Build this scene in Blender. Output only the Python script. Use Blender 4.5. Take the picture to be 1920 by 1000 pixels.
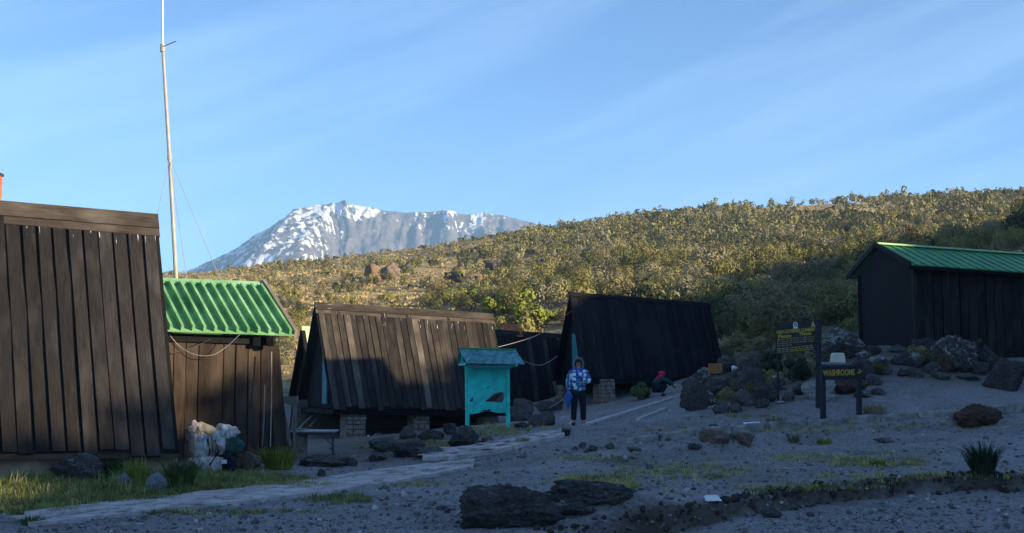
import bpy, math, random
import numpy as np
from mathutils import Vector
for o in list(bpy.data.objects): bpy.data.objects.remove(o)
S = bpy.context.scene
COL = S.collection
R = math.radians
rnd = random.Random(7)
rng = np.random.default_rng(11)

# ---------------------------------------------------------------- camera, sky, sun, exposure
F = 2318.0; CAMZ = 1.7; PITCH = math.atan(220/F)
cam = bpy.data.cameras.new('camera'); camo = bpy.data.objects.new('camera', cam); COL.objects.link(camo)
cam.sensor_width = 36; cam.lens = F/1920*36; cam.clip_start = .1; cam.clip_end = 6000
camo.location = (0, 0, CAMZ); camo.rotation_euler = (R(90)+PITCH, 0, 0); S.camera = camo
SUN_EL = R(13.5); SUN_AZ = R(114)      # azimuth clockwise from +Y
SUNV = Vector((math.cos(SUN_EL)*math.sin(SUN_AZ), math.cos(SUN_EL)*math.cos(SUN_AZ), math.sin(SUN_EL)))
W = bpy.data.worlds.new('World'); S.world = W; W.use_nodes = True
nt = W.node_tree; N = nt.nodes; L = nt.links
bg = N['Background']; bg.inputs[1].default_value = .100
sky = N.new('ShaderNodeTexSky'); sky.sky_type = 'NISHITA'; sky.sun_disc = False
sky.sun_elevation = SUN_EL; sky.sun_rotation = SUN_AZ; sky.altitude = 1800; sky.air_density = 1.0; sky.dust_density = .3; sky.ozone_density = 3.0
# thin cirrus: long diagonal wisps over the whole dome
tc = N.new('ShaderNodeTexCoord'); mp = N.new('ShaderNodeMapping'); mp.vector_type = 'TEXTURE'
mp.inputs['Rotation'].default_value = (0, R(-19), 0); mp.inputs['Scale'].default_value = (1/1.1, 1/1.1, 1/10)
nz = N.new('ShaderNodeTexNoise'); nz.inputs['Scale'].default_value = 2.2; nz.inputs['Detail'].default_value = 5; nz.inputs['Roughness'].default_value = .55
rp = N.new('ShaderNodeValToRGB'); rp.color_ramp.elements[0].position = .40; rp.color_ramp.elements[1].position = .80
rp.color_ramp.elements[1].color = (.24, .24, .24, 1)
mx = N.new('ShaderNodeMix'); mx.data_type = 'RGBA'; mx.inputs['B'].default_value = (5.2, 6.2, 7.4, 1)
L.new(tc.outputs['Generated'], mp.inputs[0]); L.new(mp.outputs[0], nz.inputs[0]); L.new(nz.outputs[0], rp.inputs[0])
L.new(rp.outputs[0], mx.inputs['Factor']); L.new(sky.outputs[0], mx.inputs['A']); 
tn = N.new('ShaderNodeMix'); tn.data_type = 'RGBA'; tn.blend_type = 'MULTIPLY'; tn.inputs['Factor'].default_value = 1; tn.inputs['B'].default_value = (.75, .88, 1.0, 1)
L.new(mx.outputs['Result'], tn.inputs['A']); L.new(tn.outputs['Result'], bg.inputs[0])
sl = bpy.data.lights.new('sun', 'SUN'); sl.energy = 5.0; sl.angle = R(.5); sl.color = (1, .81, .53)
so = bpy.data.objects.new('sun', sl); COL.objects.link(so); so.rotation_euler = SUNV.to_track_quat('Z', 'Y').to_euler(); so.location = (60, -20, 40)
vs = S.view_settings; vs.view_transform = 'Standard'; vs.look = 'None'; vs.gamma = 1; vs.use_curve_mapping = False; vs.exposure = 1.35

# ---------------------------------------------------------------- camera model: pixel + depth -> point
cp, sp = math.cos(PITCH), math.sin(PITCH)
def ray(px, py):
    u, v = (px-960)/F, (500-py)/F
    return Vector((u, cp-sp*v, sp+cp*v))
def at(px, py, D):
    d = ray(px, py); return Vector((0, 0, CAMZ)) + d*(D/d.y)
def proj(x, y, z):
    x = np.asarray(x, float); y = np.asarray(y, float); z = np.asarray(z, float)-CAMZ
    f = y*cp+z*sp; v = -y*sp+z*cp
    return 960+F*x/f, 500-F*v/f

# ---------------------------------------------------------------- numeric noise
def h2(i, j, s):
    n = np.sin(i*127.1+j*311.7+s*74.7)*43758.5453
    return n-np.floor(n)
def vnoise(x, y, s=0):
    i, j = np.floor(x), np.floor(y); a, b = x-i, y-j
    a = a*a*(3-2*a); b = b*b*(3-2*b)
    return (h2(i, j, s)*(1-a)+h2(i+1, j, s)*a)*(1-b)+(h2(i, j+1, s)*(1-a)+h2(i+1, j+1, s)*a)*b
def fbm(x, y, o=4, s=0):
    t, a, n = 0, .5, 0
    for k in range(o):
        t = t+a*vnoise(x, y, s+k*13); n += a; x, y, a = x*2.03+7, y*2.03+3, a*.5
    return t/n*2-1
def sstep(a, b, x):
    t = np.clip((x-a)/(b-a), 0, 1); return t*t*(3-2*t)

# ---------------------------------------------------------------- terrain
ctl = [(960,1000,14.1),(100,1000,14.1),(1800,1000,14.0),(500,1000,14.1),(1400,1000,14.05),
 (40,975,15.45),(150,905,19.6),(0,906,19.3),(330,889,21.0),(560,868,25),(660,823,36.5),(870,800,36),(620,905,21.2),(900,865,24.5),(913,803,29.5),
 (1085,797,31),(1133,755,42.8),(1240,742,41.2),(1310,766,33.5),(1578,788,27.5),(1480,752,29),(1300,850,22.5),(1500,905,17.4),(1900,770,27.5),
 (1900,735,31),(1665,655,33.6),(1800,700,32),(1600,715,31.5),(1450,700,36),
 (940,752,47),(540,752,46),(330,850,27),(0,850,24.5),(-300,908,18.6),(1480,630,47),(1450,600,53),(1560,600,52),(1700,570,54),
 (1900,590,44),(1600,545,65),(1300,562,70),(1000,600,60),(1030,560,68),(860,580,72),(700,600,70),(540,640,66),(400,680,62),(100,690,62),
 (700,545,108),(540,560,100),(900,545,95),(900,500,150),(1150,520,95),(1300,480,140),(1600,485,92),(1600,430,170),(1900,455,105),(1900,400,180),
 (300,560,120),(100,560,130)]
sky_ctl = [(-600,560,230),(-200,545,235),(100,532,240),(300,520,245),(420,511,255),(560,499,265),(700,480,275),(850,460,285),(1000,437,295),(1150,418,300),(1300,403,300),(1450,394,300),(1600,386,295),(1750,381,290),(1920,371,285),(2200,374,275)]
P = [tuple(at(*c)) for c in ctl]+[tuple(at(*c)) for c in sky_ctl]
for c in sky_ctl:
    p = at(*c); P.append((p.x*1.45, p.y*1.45, p.z*.98)); P.append((p.x*2.0, p.y*2.0, p.z*.35))
P += [(0,0,0),(-12,0,0),(12,0,.2),(0,-30,-.5),(-30,10,-.3),(-30,40,1),(-40,-30,-.5),(-18,14,0),(18,10,1.2),(20,-20,1.2)]
P += [(24,20,4.2),(25,34,5.6),(26,48,6.6),(24,0,3),(22,62,7.0)]
P += [(50,-25,14.6),(48,-4,14.9),(47,7,15.4),(46,14,15.1),(46,18,14.3),(46,22,14.6),(46,26,16.5),(46,31,15.7),(47,44,15.9),(46,62,15.9),(56,22,14.8),(58,50,15),(62,80,14.0),(90,30,16),(90,-20,14),(130,60,20),(100,110,20),(-90,60,3),(-120,150,8),(160,200,34),(220,260,38),(-160,240,18)]
P = np.array(P); nP = len(P); SC = 50.0
def kern(d2): return np.where(d2 > 1e-12, d2*np.log(np.maximum(d2, 1e-12))*.5, 0)
A = np.zeros((nP+3, nP+3)); X = P[:, :2]/SC
A[:nP, :nP] = kern(((X[:, None]-X[None])**2).sum(-1))+np.eye(nP)*1e-4
A[:nP, nP] = 1; A[:nP, nP+1:] = X; A[nP, :nP] = 1; A[nP+1:, :nP] = X.T
SOL = np.linalg.solve(A, np.r_[P[:, 2], 0, 0, 0])
LEDGE = np.array([(-3.0,12.7),(.31,14.2),(1.93,15.4),(3.0,16.4),(3.95,17.0),(5.8,18.0),(7.6,18.1),(12,18.2)])
KERB = [tuple(at(*c))[:2] for c in ((1080,848,22.6),(1178,838,23.2),(1300,818,24.3),(1440,803,25.4),(1560,792,26.2),(1800,779,27.2),(1990,768,28))]
KERB = np.array(KERB)
def sdist(x, y, line):
    best = np.full(x.shape, 1e9); sg = np.zeros(x.shape)
    for a, b in zip(line[:-1], line[1:]):
        d = b-a; t = np.clip(((x-a[0])*d[0]+(y-a[1])*d[1])/(d@d), 0, 1)
        dx, dy = x-a[0]-t*d[0], y-a[1]-t*d[1]; r = np.hypot(dx, dy); m = r < best
        best = np.where(m, r, best); sg = np.where(m, np.sign(d[0]*dy-d[1]*dx), sg)
    return best*sg       # + = far side
def ground(x, y, fine=True):
    x = np.atleast_1d(np.asarray(x, float)); y = np.atleast_1d(np.asarray(y, float)); z = np.empty_like(x)
    for k in range(0, len(x), 20000):
        q = np.stack([x[k:k+20000], y[k:k+20000]], 1)/SC
        z[k:k+20000] = kern(((q[:, None]-X[None])**2).sum(-1))@SOL[:nP]+SOL[nP]+q@SOL[nP+1:]
    r = np.hypot(x, y); far = sstep(420, 620, r)
    z = z*(1-far)+(-4)*far
    if fine:
        near = 1-sstep(60, 120, r)
        dl = sdist(x, y, LEDGE)+fbm(x*1.7, y*1.7, 3, 5)*.14
        z = z-(.23*(1-sstep(-.09, .02, dl))*(1-sstep(1.5, 5, -dl)))*near
        z = z+.05*np.exp(-((dl-.22)/.2)**2)*near*(.6+fbm(x*2, y*2, 2, 9))
        z = z+.24*np.exp(-(((x-.95)/.95)**2+((y-15.7)/.55)**2)**2)
        dk = sdist(x, y, KERB); z = z-.19*(1-sstep(-.1, .04, dk))*(1-sstep(.8, 3, -dk))*near*sstep(1.0, 2.2, x)
        z = z+(.035*fbm(x*.9, y*.9, 3)+.022*fbm(x*4, y*4, 3, 3))*near+(.35*fbm(x/6, y/6, 4, 8))*sstep(50, 90, y)
    return z
def gz(x, y): return float(ground(x, y)[0])
def hit(px, py):
    d = ray(px, py); D = np.r_[np.arange(9, 60, .1), np.arange(60, 400, .5)]
    x = d.x/d.y*D; z = CAMZ+d.z/d.y*D; g = ground(x, D); m = np.nonzero(z <= g)[0]
    k = m[0] if len(m) else len(D)-1
    return Vector((x[k], D[k], g[k]))

# ---------------------------------------------------------------- object helpers
ORG = {}
def thing(name, label, cat, loc=(0, 0, 0), group=None):
    o = bpy.data.objects.new(name, None); COL.objects.link(o); o.location = loc; o.empty_display_size = .2
    ORG[o.name] = Vector(loc); tag(o, label, cat, group); return o
def tag(o, label, cat, group=None):
    o['label'] = label; o['category'] = cat
    if group: o['group'] = group
    return o
def mesh(name, verts, faces, mats, uvs=None, smooth=False, fm=None):
    me = bpy.data.meshes.new(name); me.from_pydata([tuple(v) for v in verts], [], faces)
    for m in (mats if isinstance(mats, (list, tuple)) else [mats]): me.materials.append(m)
    if uvs is not None:
        ul = me.uv_layers.new(name='UVMap'); li = np.empty(len(me.loops), int); me.loops.foreach_get('vertex_index', li)
        ul.data.foreach_set('uv', np.asarray(uvs, float)[li].ravel())
    if fm is not None: me.polygons.foreach_set('material_index', fm)
    if smooth: me.polygons.foreach_set('use_smooth', [True]*len(me.polygons))
    me.update(); return me
def link(name, me, parent=None, kind=None):
    o = bpy.data.objects.new(name, me); COL.objects.link(o)
    if parent is not None: o.parent = parent
    if kind: o['kind'] = kind
    ORG[o.name] = ORG[parent.name] if parent is not None else Vector((0, 0, 0))
    return o
def bulk(name, V, faces_flat, nper, mats, attrs=None, smooth=False):
    me = bpy.data.meshes.new(name); nv = len(V); nf = len(faces_flat)//nper
    me.vertices.add(nv); me.vertices.foreach_set('co', np.ascontiguousarray(V, dtype=np.float32).ravel())
    me.loops.add(nf*nper); me.polygons.add(nf)
    me.loops.foreach_set('vertex_index', np.ascontiguousarray(faces_flat, dtype=np.int32))
    me.polygons.foreach_set('loop_start', np.arange(nf, dtype=np.int32)*nper)
    me.polygons.foreach_set('use_smooth', np.full(nf, smooth))
    for m in (mats if isinstance(mats, (list, tuple)) else [mats]): me.materials.append(m)
    for k, v in (attrs or {}).items():
        a = me.attributes.new(k, 'FLOAT', 'POINT'); a.data.foreach_set('value', np.ascontiguousarray(v, dtype=np.float32))
    me.update(calc_edges=True); me.validate(); return me
class MB:
    def __init__(s): s.v = []; s.f = []; s.uv = []
    def add(s, vs, fs, uv=None):
        b = len(s.v); s.v += [Vector(v) for v in vs]; s.f += [tuple(b+i for i in f) for f in fs]
        s.uv += uv if uv else [(v[0], v[2]) for v in vs]
    def hexa(s, a, b, uv=None):      # two quads, a bottom / b top
        s.add(list(a)+list(b), [(3,2,1,0),(4,5,6,7),(0,1,5,4),(1,2,6,5),(2,3,7,6),(3,0,4,7)], uv)
    def box(s, c, sz, ax=None, uvl=None):
        c = Vector(c); X_, Y_, Z_ = ax if ax else (Vector((1,0,0)), Vector((0,1,0)), Vector((0,0,1)))
        x, y, z = X_*sz[0]/2, Y_*sz[1]/2, Z_*sz[2]/2
        lo = [c-x-y-z, c+x-y-z, c+x+y-z, c-x+y-z]; hi = [p+z*2 for p in lo]
        L_ = max(sz); k = list(sz).index(L_)
        def uvp(i, top):
            t = [(-1,-1),(1,-1),(1,1),(-1,1)][i]; e = [t[0]*sz[0]/2, t[1]*sz[1]/2, (sz[2]/2 if top else -sz[2]/2)]
            o = [e[j] for j in range(3) if j != k]; return (o[0]+o[1], e[k])
        s.hexa(lo, hi, [uvp(i, 0) for i in range(4)]+[uvp(i, 1) for i in range(4)])
    def beam(s, p, q, w, h, up=(0, 0, 1)):
        p, q = Vector(p), Vector(q); d = (q-p); Lg = d.length; d.normalize(); up = Vector(up)
        sd = d.cross(up).normalized(); up2 = sd.cross(d).normalized()
        s.box((p+q)/2, (w, h, Lg), (sd, up2, d))
    def tube(s, pts, rad, n=8, cap=True):
        pts = [Vector(p) for p in pts]; rad = rad if isinstance(rad, (list, tuple)) else [rad]*len(pts)
        vs = []; uv = []; acc = 0
        for i, p in enumerate(pts):
            d = (pts[min(i+1, len(pts)-1)]-pts[max(i-1, 0)]).normalized()
            a = d.orthogonal() if abs(d.z) > .95 else d.cross(Vector((0, 0, 1)))
            if abs(d.z) > .95: a = Vector((1, 0, 0))-d*d.x
            a.normalize(); b = d.cross(a)
            if i: acc += (p-pts[i-1]).length
            for k in range(n):
                t = 2*math.pi*k/n; vs.append(p+(a*math.cos(t)+b*math.sin(t))*rad[i]); uv.append((k/n*rad[i]*6, acc))
        fs = [(i*n+k, i*n+(k+1) % n, (i+1)*n+(k+1) % n, (i+1)*n+k) for i in range(len(pts)-1) for k in range(n)]
        if cap: fs += [tuple(range(n-1, -1, -1)), tuple((len(pts)-1)*n+k for k in range(n))]
        s.add(vs, fs, uv)
    def obj(s, name, mat, parent=None, smooth=False, kind=None):
        o = ORG[parent.name] if parent is not None else Vector((0, 0, 0))
        return link(name, mesh(name, [v-o for v in s.v], s.f, mat, s.uv, smooth), parent, kind)
def root_mesh(name, mb, mat, label, cat, group=None, smooth=False):
    c = sum(mb.v, Vector())/len(mb.v); c.z = min(v.z for v in mb.v)
    o = link(name, mesh(name, [v-c for v in mb.v], mb.f, mat, mb.uv, smooth)); o.location = c; ORG[o.name] = c
    return tag(o, label, cat, group)

# ---------------------------------------------------------------- materials
def newmat(name, rough=.8, spec=.2):
    m = bpy.data.materials.new(name); m.use_nodes = True; b = m.node_tree.nodes['Principled BSDF']
    b.inputs['Roughness'].default_value = rough; b.inputs['Specular IOR Level'].default_value = spec; return m, m.node_tree, b
class G:
    def __init__(s, t): s.t = t
    def n(s, typ, **k):
        n = s.t.nodes.new(typ)
        for a, v in k.items(): setattr(n, a, v)
        return n
    def l(s, a, b): s.t.links.new(a, b)
    def noise(s, vec, sc, det=4, ro=.55):
        n = s.n('ShaderNodeTexNoise'); n.inputs['Scale'].default_value = sc; n.inputs['Detail'].default_value = det; n.inputs['Roughness'].default_value = ro
        if vec is not None: s.l(vec, n.inputs['Vector'])
        return n.outputs[0]
    def ramp(s, fac, stops):
        r = s.n('ShaderNodeValToRGB'); e = r.color_ramp.elements
        while len(e) < len(stops): e.new(.5)
        for i, (p, c) in enumerate(stops):
            e[i].position = p; e[i].color = (*c, 1) if isinstance(c, tuple) else (c, c, c, 1)
        s.l(fac, r.inputs[0]); return r.outputs[0]
    def mix(s, f, a, b, bt='MIX'):
        m = s.n('ShaderNodeMix', data_type='RGBA', blend_type=bt)
        for sock, v in ((m.inputs['Factor'], f), (m.inputs['A'], a), (m.inputs['B'], b)):
            if isinstance(v, tuple): sock.default_value = (*v, 1)
            elif isinstance(v, (int, float)): sock.default_value = v
            else: s.l(v, sock)
        return m.outputs['Result']
    def math(s, op, a, b=0.0):
        m = s.n('ShaderNodeMath', operation=op)
        for i, v in enumerate((a, b)):
            if isinstance(v, (int, float)): m.inputs[i].default_value = v
            else: s.l(v, m.inputs[i])
        return m.outputs[0]
    def attr(s, name): return s.n('ShaderNodeAttribute', attribute_name=name).outputs['Fac']
    def scaled(s, vec, sc):
        m = s.n('ShaderNodeMapping'); m.inputs['Scale'].default_value = sc; s.l(vec, m.inputs[0]); return m.outputs[0]
    def bump(s, h, st, dist, bsdf):
        b = s.n('ShaderNodeBump'); b.inputs['Strength'].default_value = st; b.inputs['Distance'].default_value = dist
        s.l(h, b.inputs['Height']); s.l(b.outputs[0], bsdf.inputs['Normal'])

def wood(name, c1, c2, pale=(.3, .28, .25), palest=.62, drips=0.0, rough=.75):
    m, t, b = newmat(name, rough, .08); g = G(t)
    uv = g.n('ShaderNodeUVMap').outputs[0]; rn = g.n('ShaderNodeObjectInfo').outputs['Random']
    off = g.n('ShaderNodeVectorMath', operation='ADD'); g.l(uv, off.inputs[0])
    cx = g.n('ShaderNodeCombineXYZ'); g.l(g.math('MULTIPLY', rn, 37.0), cx.inputs[0]); g.l(g.math('MULTIPLY', rn, 91.0), cx.inputs[1]); g.l(cx.outputs[0], off.inputs[1])
    v = off.outputs[0]
    grain = g.noise(g.scaled(v, (38, 2.2, 1)), 1.0, 6, .65); blot = g.noise(g.scaled(v, (3, .9, 1)), 1.0, 3)
    col = g.mix(g.ramp(grain, [(.3, 0.0), (.7, 1.0)]), c1, c2)
    col = g.mix(g.ramp(blot, [(palest-.1, 0.0), (palest+.14, .75)]), col, pale)
    tone = g.ramp(rn, [(0, .6), (.5, .95), (1, 1.35)])
    col = g.mix(1.0, col, tone, 'MULTIPLY')
    if drips:
        sx = g.n('ShaderNodeSeparateXYZ'); g.l(uv, sx.inputs[0])
        dn = g.noise(g.scaled(v, (30, 1.6, 1)), 1.0, 3); topm = g.ramp(g.math('MULTIPLY', sx.outputs[1], .5), [(.0, 1.0), (.33, .93), (.62, 0.0)])
        msk = g.ramp(g.math('MULTIPLY', dn, topm), [(.675-drips*.075, 0.0), (.70-drips*.075, .75)])
        col = g.mix(msk, col, (.55, .55, .52))
    g.l(col, b.inputs['Base Color']); g.bump(grain, .5, .01, b); return m
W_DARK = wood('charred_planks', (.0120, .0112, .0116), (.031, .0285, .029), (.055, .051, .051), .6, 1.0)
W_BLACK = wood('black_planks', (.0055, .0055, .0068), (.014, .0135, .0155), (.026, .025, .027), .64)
W_BROWN = wood('brown_planks', (.021, .0155, .012), (.062, .044, .033), (.09, .068, .052), .52)
W_MID = wood('weathered_dark_planks', (.0135, .012, .0112), (.034, .0295, .027), (.078, .069, .063), .62, .9)
W_PALE = wood('weathered_pale_planks', (.034, .029, .026), (.085, .072, .062), (.15, .13, .11), .5, .6)
W_SHED = wood('shed_planks', (.011, .0105, .011), (.030, .028, .0275), (.055, .05, .049), .6)
W_GREY = wood('grey_timber', (.11, .10, .088), (.24, .22, .19), (.32, .30, .27), .55)
W_RIDGE = wood('ridge_timber', (.022, .018, .0155), (.058, .048, .041), (.11, .095, .08), .55, .6)
def simple(name, c, rough=.7, var=.25, sc=6, metal=0, bump=.2, c2=None):
    m, t, b = newmat(name, rough); g = G(t); tcn = g.n('ShaderNodeTexCoord').outputs['Object']
    n = g.noise(tcn, sc, 5)
    a = tuple(x*(1-var) for x in c); d = c2 or tuple(min(1, x*(1+var)) for x in c)
    g.l(g.mix(g.ramp(n, [(.3, 0.0), (.7, 1.0)]), a, d), b.inputs['Base Color']); b.inputs['Metallic'].default_value = metal
    if bump: g.bump(g.noise(tcn, sc*6, 4), bump, .02, b)
    return m
M_VOID = simple('dark_boarding', (.012, .011, .012), .9)
M_TURQ = simple('turquoise_paint', (.03, .54, .47), .6, .28, 4)
M_TURQ_D = simple('turquoise_door_paint', (.02, .16, .19), .6, .2, 3)
M_GREEN = simple('green_roof_paint', (.10, .32, .11), .6, .3, 1.6, c2=(.26, .48, .25))
M_GREEN_L = simple('pale_green_roof_paint', (.36, .52, .30), .5, .15, 3)
M_GREEN_D = simple('dark_green_roof_paint', (.03, .21, .065), .45, .3, 2.0)
M_TEALROOF = simple('teal_corrugated_paint', (.03, .24, .23), .4, .3, 9, c2=(.22, .46, .52))  # pale blue mixed in to put highlights on the corrugations into the colour
M_RUST = simple('rusty_iron', (.40, .12, .055), .85, .35, 5)
M_STONE = simple('pier_stone', (.20, .165, .14), .9, .45, 9)
M_PLASTER = simple('old_plaster', (.30, .24, .19), .9, .3, 3, c2=(.42, .33, .25))
M_MORTAR = simple('mortar', (.13, .11, .10), .95, .3, 12)
M_POLE = simple('galvanised_pole', (.30, .29, .27), .5, .15, 3)
M_WIRE = simple('wire', (.25, .25, .26), .6, .1, 3, bump=0)
M_CABLE = simple('grey_cable', (.24, .235, .23), .6, .1, 3, bump=0)
M_SIGN = simple('dark_sign_board', (.017, .019, .024), .6, .2, 4)
M_POST = simple('dark_sign_post', (.020, .023, .029), .7, .2, 4)
M_YEL = simple('yellow_lettering', (.46, .32, .04), .6, .1, 8, bump=0)
M_YELP = simple('pale_yellow_lettering', (.30, .26, .12), .6, .15, 8, bump=0)
M_WHITE = simple('white_paint', (.62, .64, .66), .6, .1, 8, bump=0)
M_ORANGE = simple('orange_board', (.34, .18, .055), .7, .2, 8)
M_REDP = simple('red_lettering', (.30, .07, .03), .7, .1, 8, bump=0)
M_CREAM = simple('cream_plastic', (.55, .50, .40), .5, .1, 4, bump=.05)
M_LITTER = simple('white_plastic', (.62, .66, .68), .5, .1, 4, bump=.05)
M_TABLE = simple('table_top', (.30, .33, .37), .4, .15, 4)
M_IRON = simple('dark_iron', (.05, .05, .055), .6, .2, 4)
M_CONC = simple('pale_concrete', (.39, .35, .335), .95, .35, 3)
M_FLAG = simple('paving_stone', (.33, .30, .29), .9, .35, 7)
M_EDGE = simple('pale_edging_board', (.36, .35, .35), .8, .2, 4)
M_KERB = simple('kerb_stone', (.21, .20, .19), .95, .5, 5)

def rockmat(name, c1, c2, lichen=None, lo=.55):
    m, t, b = newmat(name, .95); g = G(t); v = g.n('ShaderNodeTexCoord').outputs['Object']
    n1 = g.noise(v, 3, 6, .65); n2 = g.noise(v, 22, 5, .7)
    col = g.mix(g.ramp(n1, [(.3, 0.0), (.7, 1.0)]), c1, c2); col = g.mix(.8, col, g.ramp(n2, [(.32, .35), (.70, 1.7)]), 'MULTIPLY')
    if lichen:
        nl = g.noise(v, 5.5, 6, .75); nm = g.n('ShaderNodeNewGeometry').outputs['Normal']; sx = g.n('ShaderNodeSeparateXYZ'); g.l(nm, sx.inputs[0])
        col = g.mix(g.ramp(g.math('ADD', nl, g.math('MULTIPLY', sx.outputs[2], .12)), [(lo, 0.0), (lo+.07, .85)]), col, lichen)
    g.l(col, b.inputs['Base Color']); g.bump(g.math('ADD', n2, g.math('MULTIPLY', n1, 1.5)), 1.0, .09, b); return m
RK = {'dark': rockmat('dark_lava_rock', (.045, .042, .042), (.115, .107, .104), (.22, .22, .20), .66),
 'grey': rockmat('grey_rock', (.075, .07, .07), (.15, .14, .135), (.26, .26, .24), .68),
 'pale': rockmat('pale_rock', (.26, .26, .26), (.44, .43, .42)),
 'blue': rockmat('bluish_pale_rock', (.17, .19, .21), (.30, .32, .33)),
 'red': rockmat('reddish_rock', (.075, .045, .036), (.16, .095, .072), (.22, .19, .16), .72),
 'lichen': rockmat('lichen_rock', (.06, .055, .052), (.13, .12, .11), (.34, .37, .35), .56),
 'brown': rockmat('brown_rock', (.12, .09, .07), (.24, .185, .145), (.3, .27, .22), .68),
 'orange': rockmat('ochre_rock', (.12, .075, .05), (.25, .165, .105), (.16, .13, .12), .6)}

def leafmat(name, stops, use_attr):
    m, t, b = newmat(name, .65); g = G(t)
    f = g.attr('tint') if use_attr else g.n('ShaderNodeObjectInfo').outputs['Random']
    col = g.ramp(f, stops); n = g.noise(g.n('ShaderNodeTexCoord').outputs['Object'], 3.5, 2)
    col = g.mix(1.0, col, g.ramp(n, [(.3, .7), (.7, 1.3)]), 'MULTIPLY')
    g.l(col, b.inputs['Base Color']); b.inputs['Subsurface Weight'].default_value = 0
    tr = g.n('ShaderNodeBsdfTranslucent'); g.l(col, tr.inputs[0]); ms = g.n('ShaderNodeMixShader'); ms.inputs[0].default_value = .12
    g.l(b.outputs[0], ms.inputs[1]); g.l(tr.outputs[0], ms.inputs[2]); g.l(ms.outputs[0], t.nodes['Material Output'].inputs[0]); return m
HEATH = [(0, (.05, .058, .026)), (.18, (.13, .128, .04)), (.36, (.225, .195, .066)), (.50, (.185, .15, .075)), (.64, (.08, .088, .038)), (.82, (.25, .22, .14)), (1, (.225, .21, .06))]
L_STUFF = leafmat('heather_leaves_far', HEATH, True)
L_BUSH = leafmat('heather_leaves', HEATH, False)
L_FRESH = leafmat('fresh_green_leaves', [(0, (.13, .17, .03)), (1, (.24, .26, .04))], False)
L_GRASS = leafmat('grass_blades', [(0, (.075, .105, .034)), (.45, (.17, .195, .055)), (.75, (.33, .32, .11)), (1, (.50, .44, .22))], True)
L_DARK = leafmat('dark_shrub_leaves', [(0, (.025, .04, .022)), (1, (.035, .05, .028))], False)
L_TUFT = leafmat('dry_tuft_blades', [(0, (.16, .15, .09)), (1, (.26, .24, .14))], False)
L_GREEN = leafmat('green_tuft_blades', [(0, (.055, .085, .025)), (1, (.09, .125, .035))], False)
L_YEL = leafmat('yellow_green_tuft_blades', [(0, (.17, .21, .03)), (1, (.22, .25, .04))], False)

# ground material
m, t, b = newmat('ground_material', .97); g = G(t); v = g.n('ShaderNodeTexCoord').outputs['Object']
n0 = g.noise(v, .35, 5); n1 = g.noise(v, 2.2, 6, .7); n2 = g.noise(v, 16, 5, .75); n3 = g.noise(v, 60, 3, .7)
grav = g.mix(g.ramp(n1, [(.3, 0.0), (.7, 1.0)]), (.14, .131, .132), (.29, .271, .272))
grav = g.mix(g.ramp(n0, [(.40, 0.0), (.64, .75)]), grav, (.32, .30, .30))
grav = g.mix(.75, grav, g.ramp(n2, [(.3, .45), (.72, 1.5)]), 'MULTIPLY'); grav = g.mix(.6, grav, g.ramp(n3, [(.3, .5), (.7, 1.5)]), 'MULTIPLY')
dirt_and_shade = g.mix(n1, (.05, .038, .03), (.10, .08, .06))
turf = g.mix(n1, (.075, .078, .032), (.16, .15, .062))
h1 = g.noise(v, .11, 5, .6); h2n = g.noise(v, .9, 5, .7)
dry = g.mix(g.ramp(h2n, [(.3, 0.0), (.7, 1.0)]), (.30, .225, .10), (.52, .39, .19))
heath = g.mix(h2n, (.07, .062, .03), (.18, .145, .068))
hill = g.mix(g.ramp(h1, [(.42, 0.0), (.56, 1.0)]), heath, dry); hill = g.mix(g.attr('dry'), hill, dry); hill = g.mix(g.ramp(g.noise(v, .23, 4), [(.52, 0.0), (.62, .65)]), hill, (.27, .15, .085))
hill = g.mix(.5, hill, g.ramp(g.noise(v, 4, 4, .7), [(.3, .55), (.7, 1.4)]), 'MULTIPLY')
scree = g.mix(n1, (.10, .092, .088), (.20, .18, .17))
hill = g.mix(g.attr('scree'), hill, scree)
col = g.mix(g.attr('dirt_and_shade'), grav, dirt_and_shade); col = g.mix(g.attr('turf'), col, turf); col = g.mix(g.attr('hill'), col, hill)
g.l(col, b.inputs['Base Color']); g.bump(g.math('ADD', n2, g.math('MULTIPLY', n3, .6)), .9, .04, b)
M_GROUND = m

# ---------------------------------------------------------------- ground sheet
def axis(segs):
    o = [segs[0][0]]
    for a, b_, st in segs:
        n = max(1, round((b_-a)/st)); o += list(np.linspace(a, b_, n+1)[1:])
    return np.array(o)
XS = axis([(-1380,-160,60),(-160,-60,4),(-60,-16,.9),(-16,19,.13),(19,64,.9),(64,260,4),(260,500,40)])
YS = axis([(-280,-30,25),(-30,8,1.5),(8,44,.13),(44,120,.7),(120,420,3),(420,3080,80)])
gx, gy = np.meshgrid(XS, YS); gx = gx.ravel(); gy = gy.ravel(); gzv = ground(gx, gy)
nx, ny = len(XS), len(YS); i = np.arange(nx*ny).reshape(ny, nx)
q = np.stack([i[:-1, :-1], i[:-1, 1:], i[1:, 1:], i[1:, :-1]], -1).reshape(-1)
ppx, ppy = proj(gx, np.maximum(gy, 1), gzv)
def patch(px, py, rx, ry): return np.exp(-(((ppx-px)/rx)**2+((ppy-py)/ry)**2)**2)
hillm = sstep(43, 50, gy+gx*-.12+fbm(gx/3, gy/3, 3, 2)*3)
turf = np.clip(patch(120, 925, 300, 42)+patch(430, 905, 150, 30)+.8*patch(520, 910, 90, 14)+.5*patch(1120, 905, 70, 25)+.35*patch(1300, 880, 160, 22)+.35*patch(1650, 860, 120, 25), 0, 1)
turf *= (gy > 12)*(gy < 40)*sstep(-.35, .15, fbm(gx*1.3, gy*1.3, 4, 21)+turf*.5)
dl = sdist(gx, gy, LEDGE)+fbm(gx*1.7, gy*1.7, 3, 5)*.14
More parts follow.
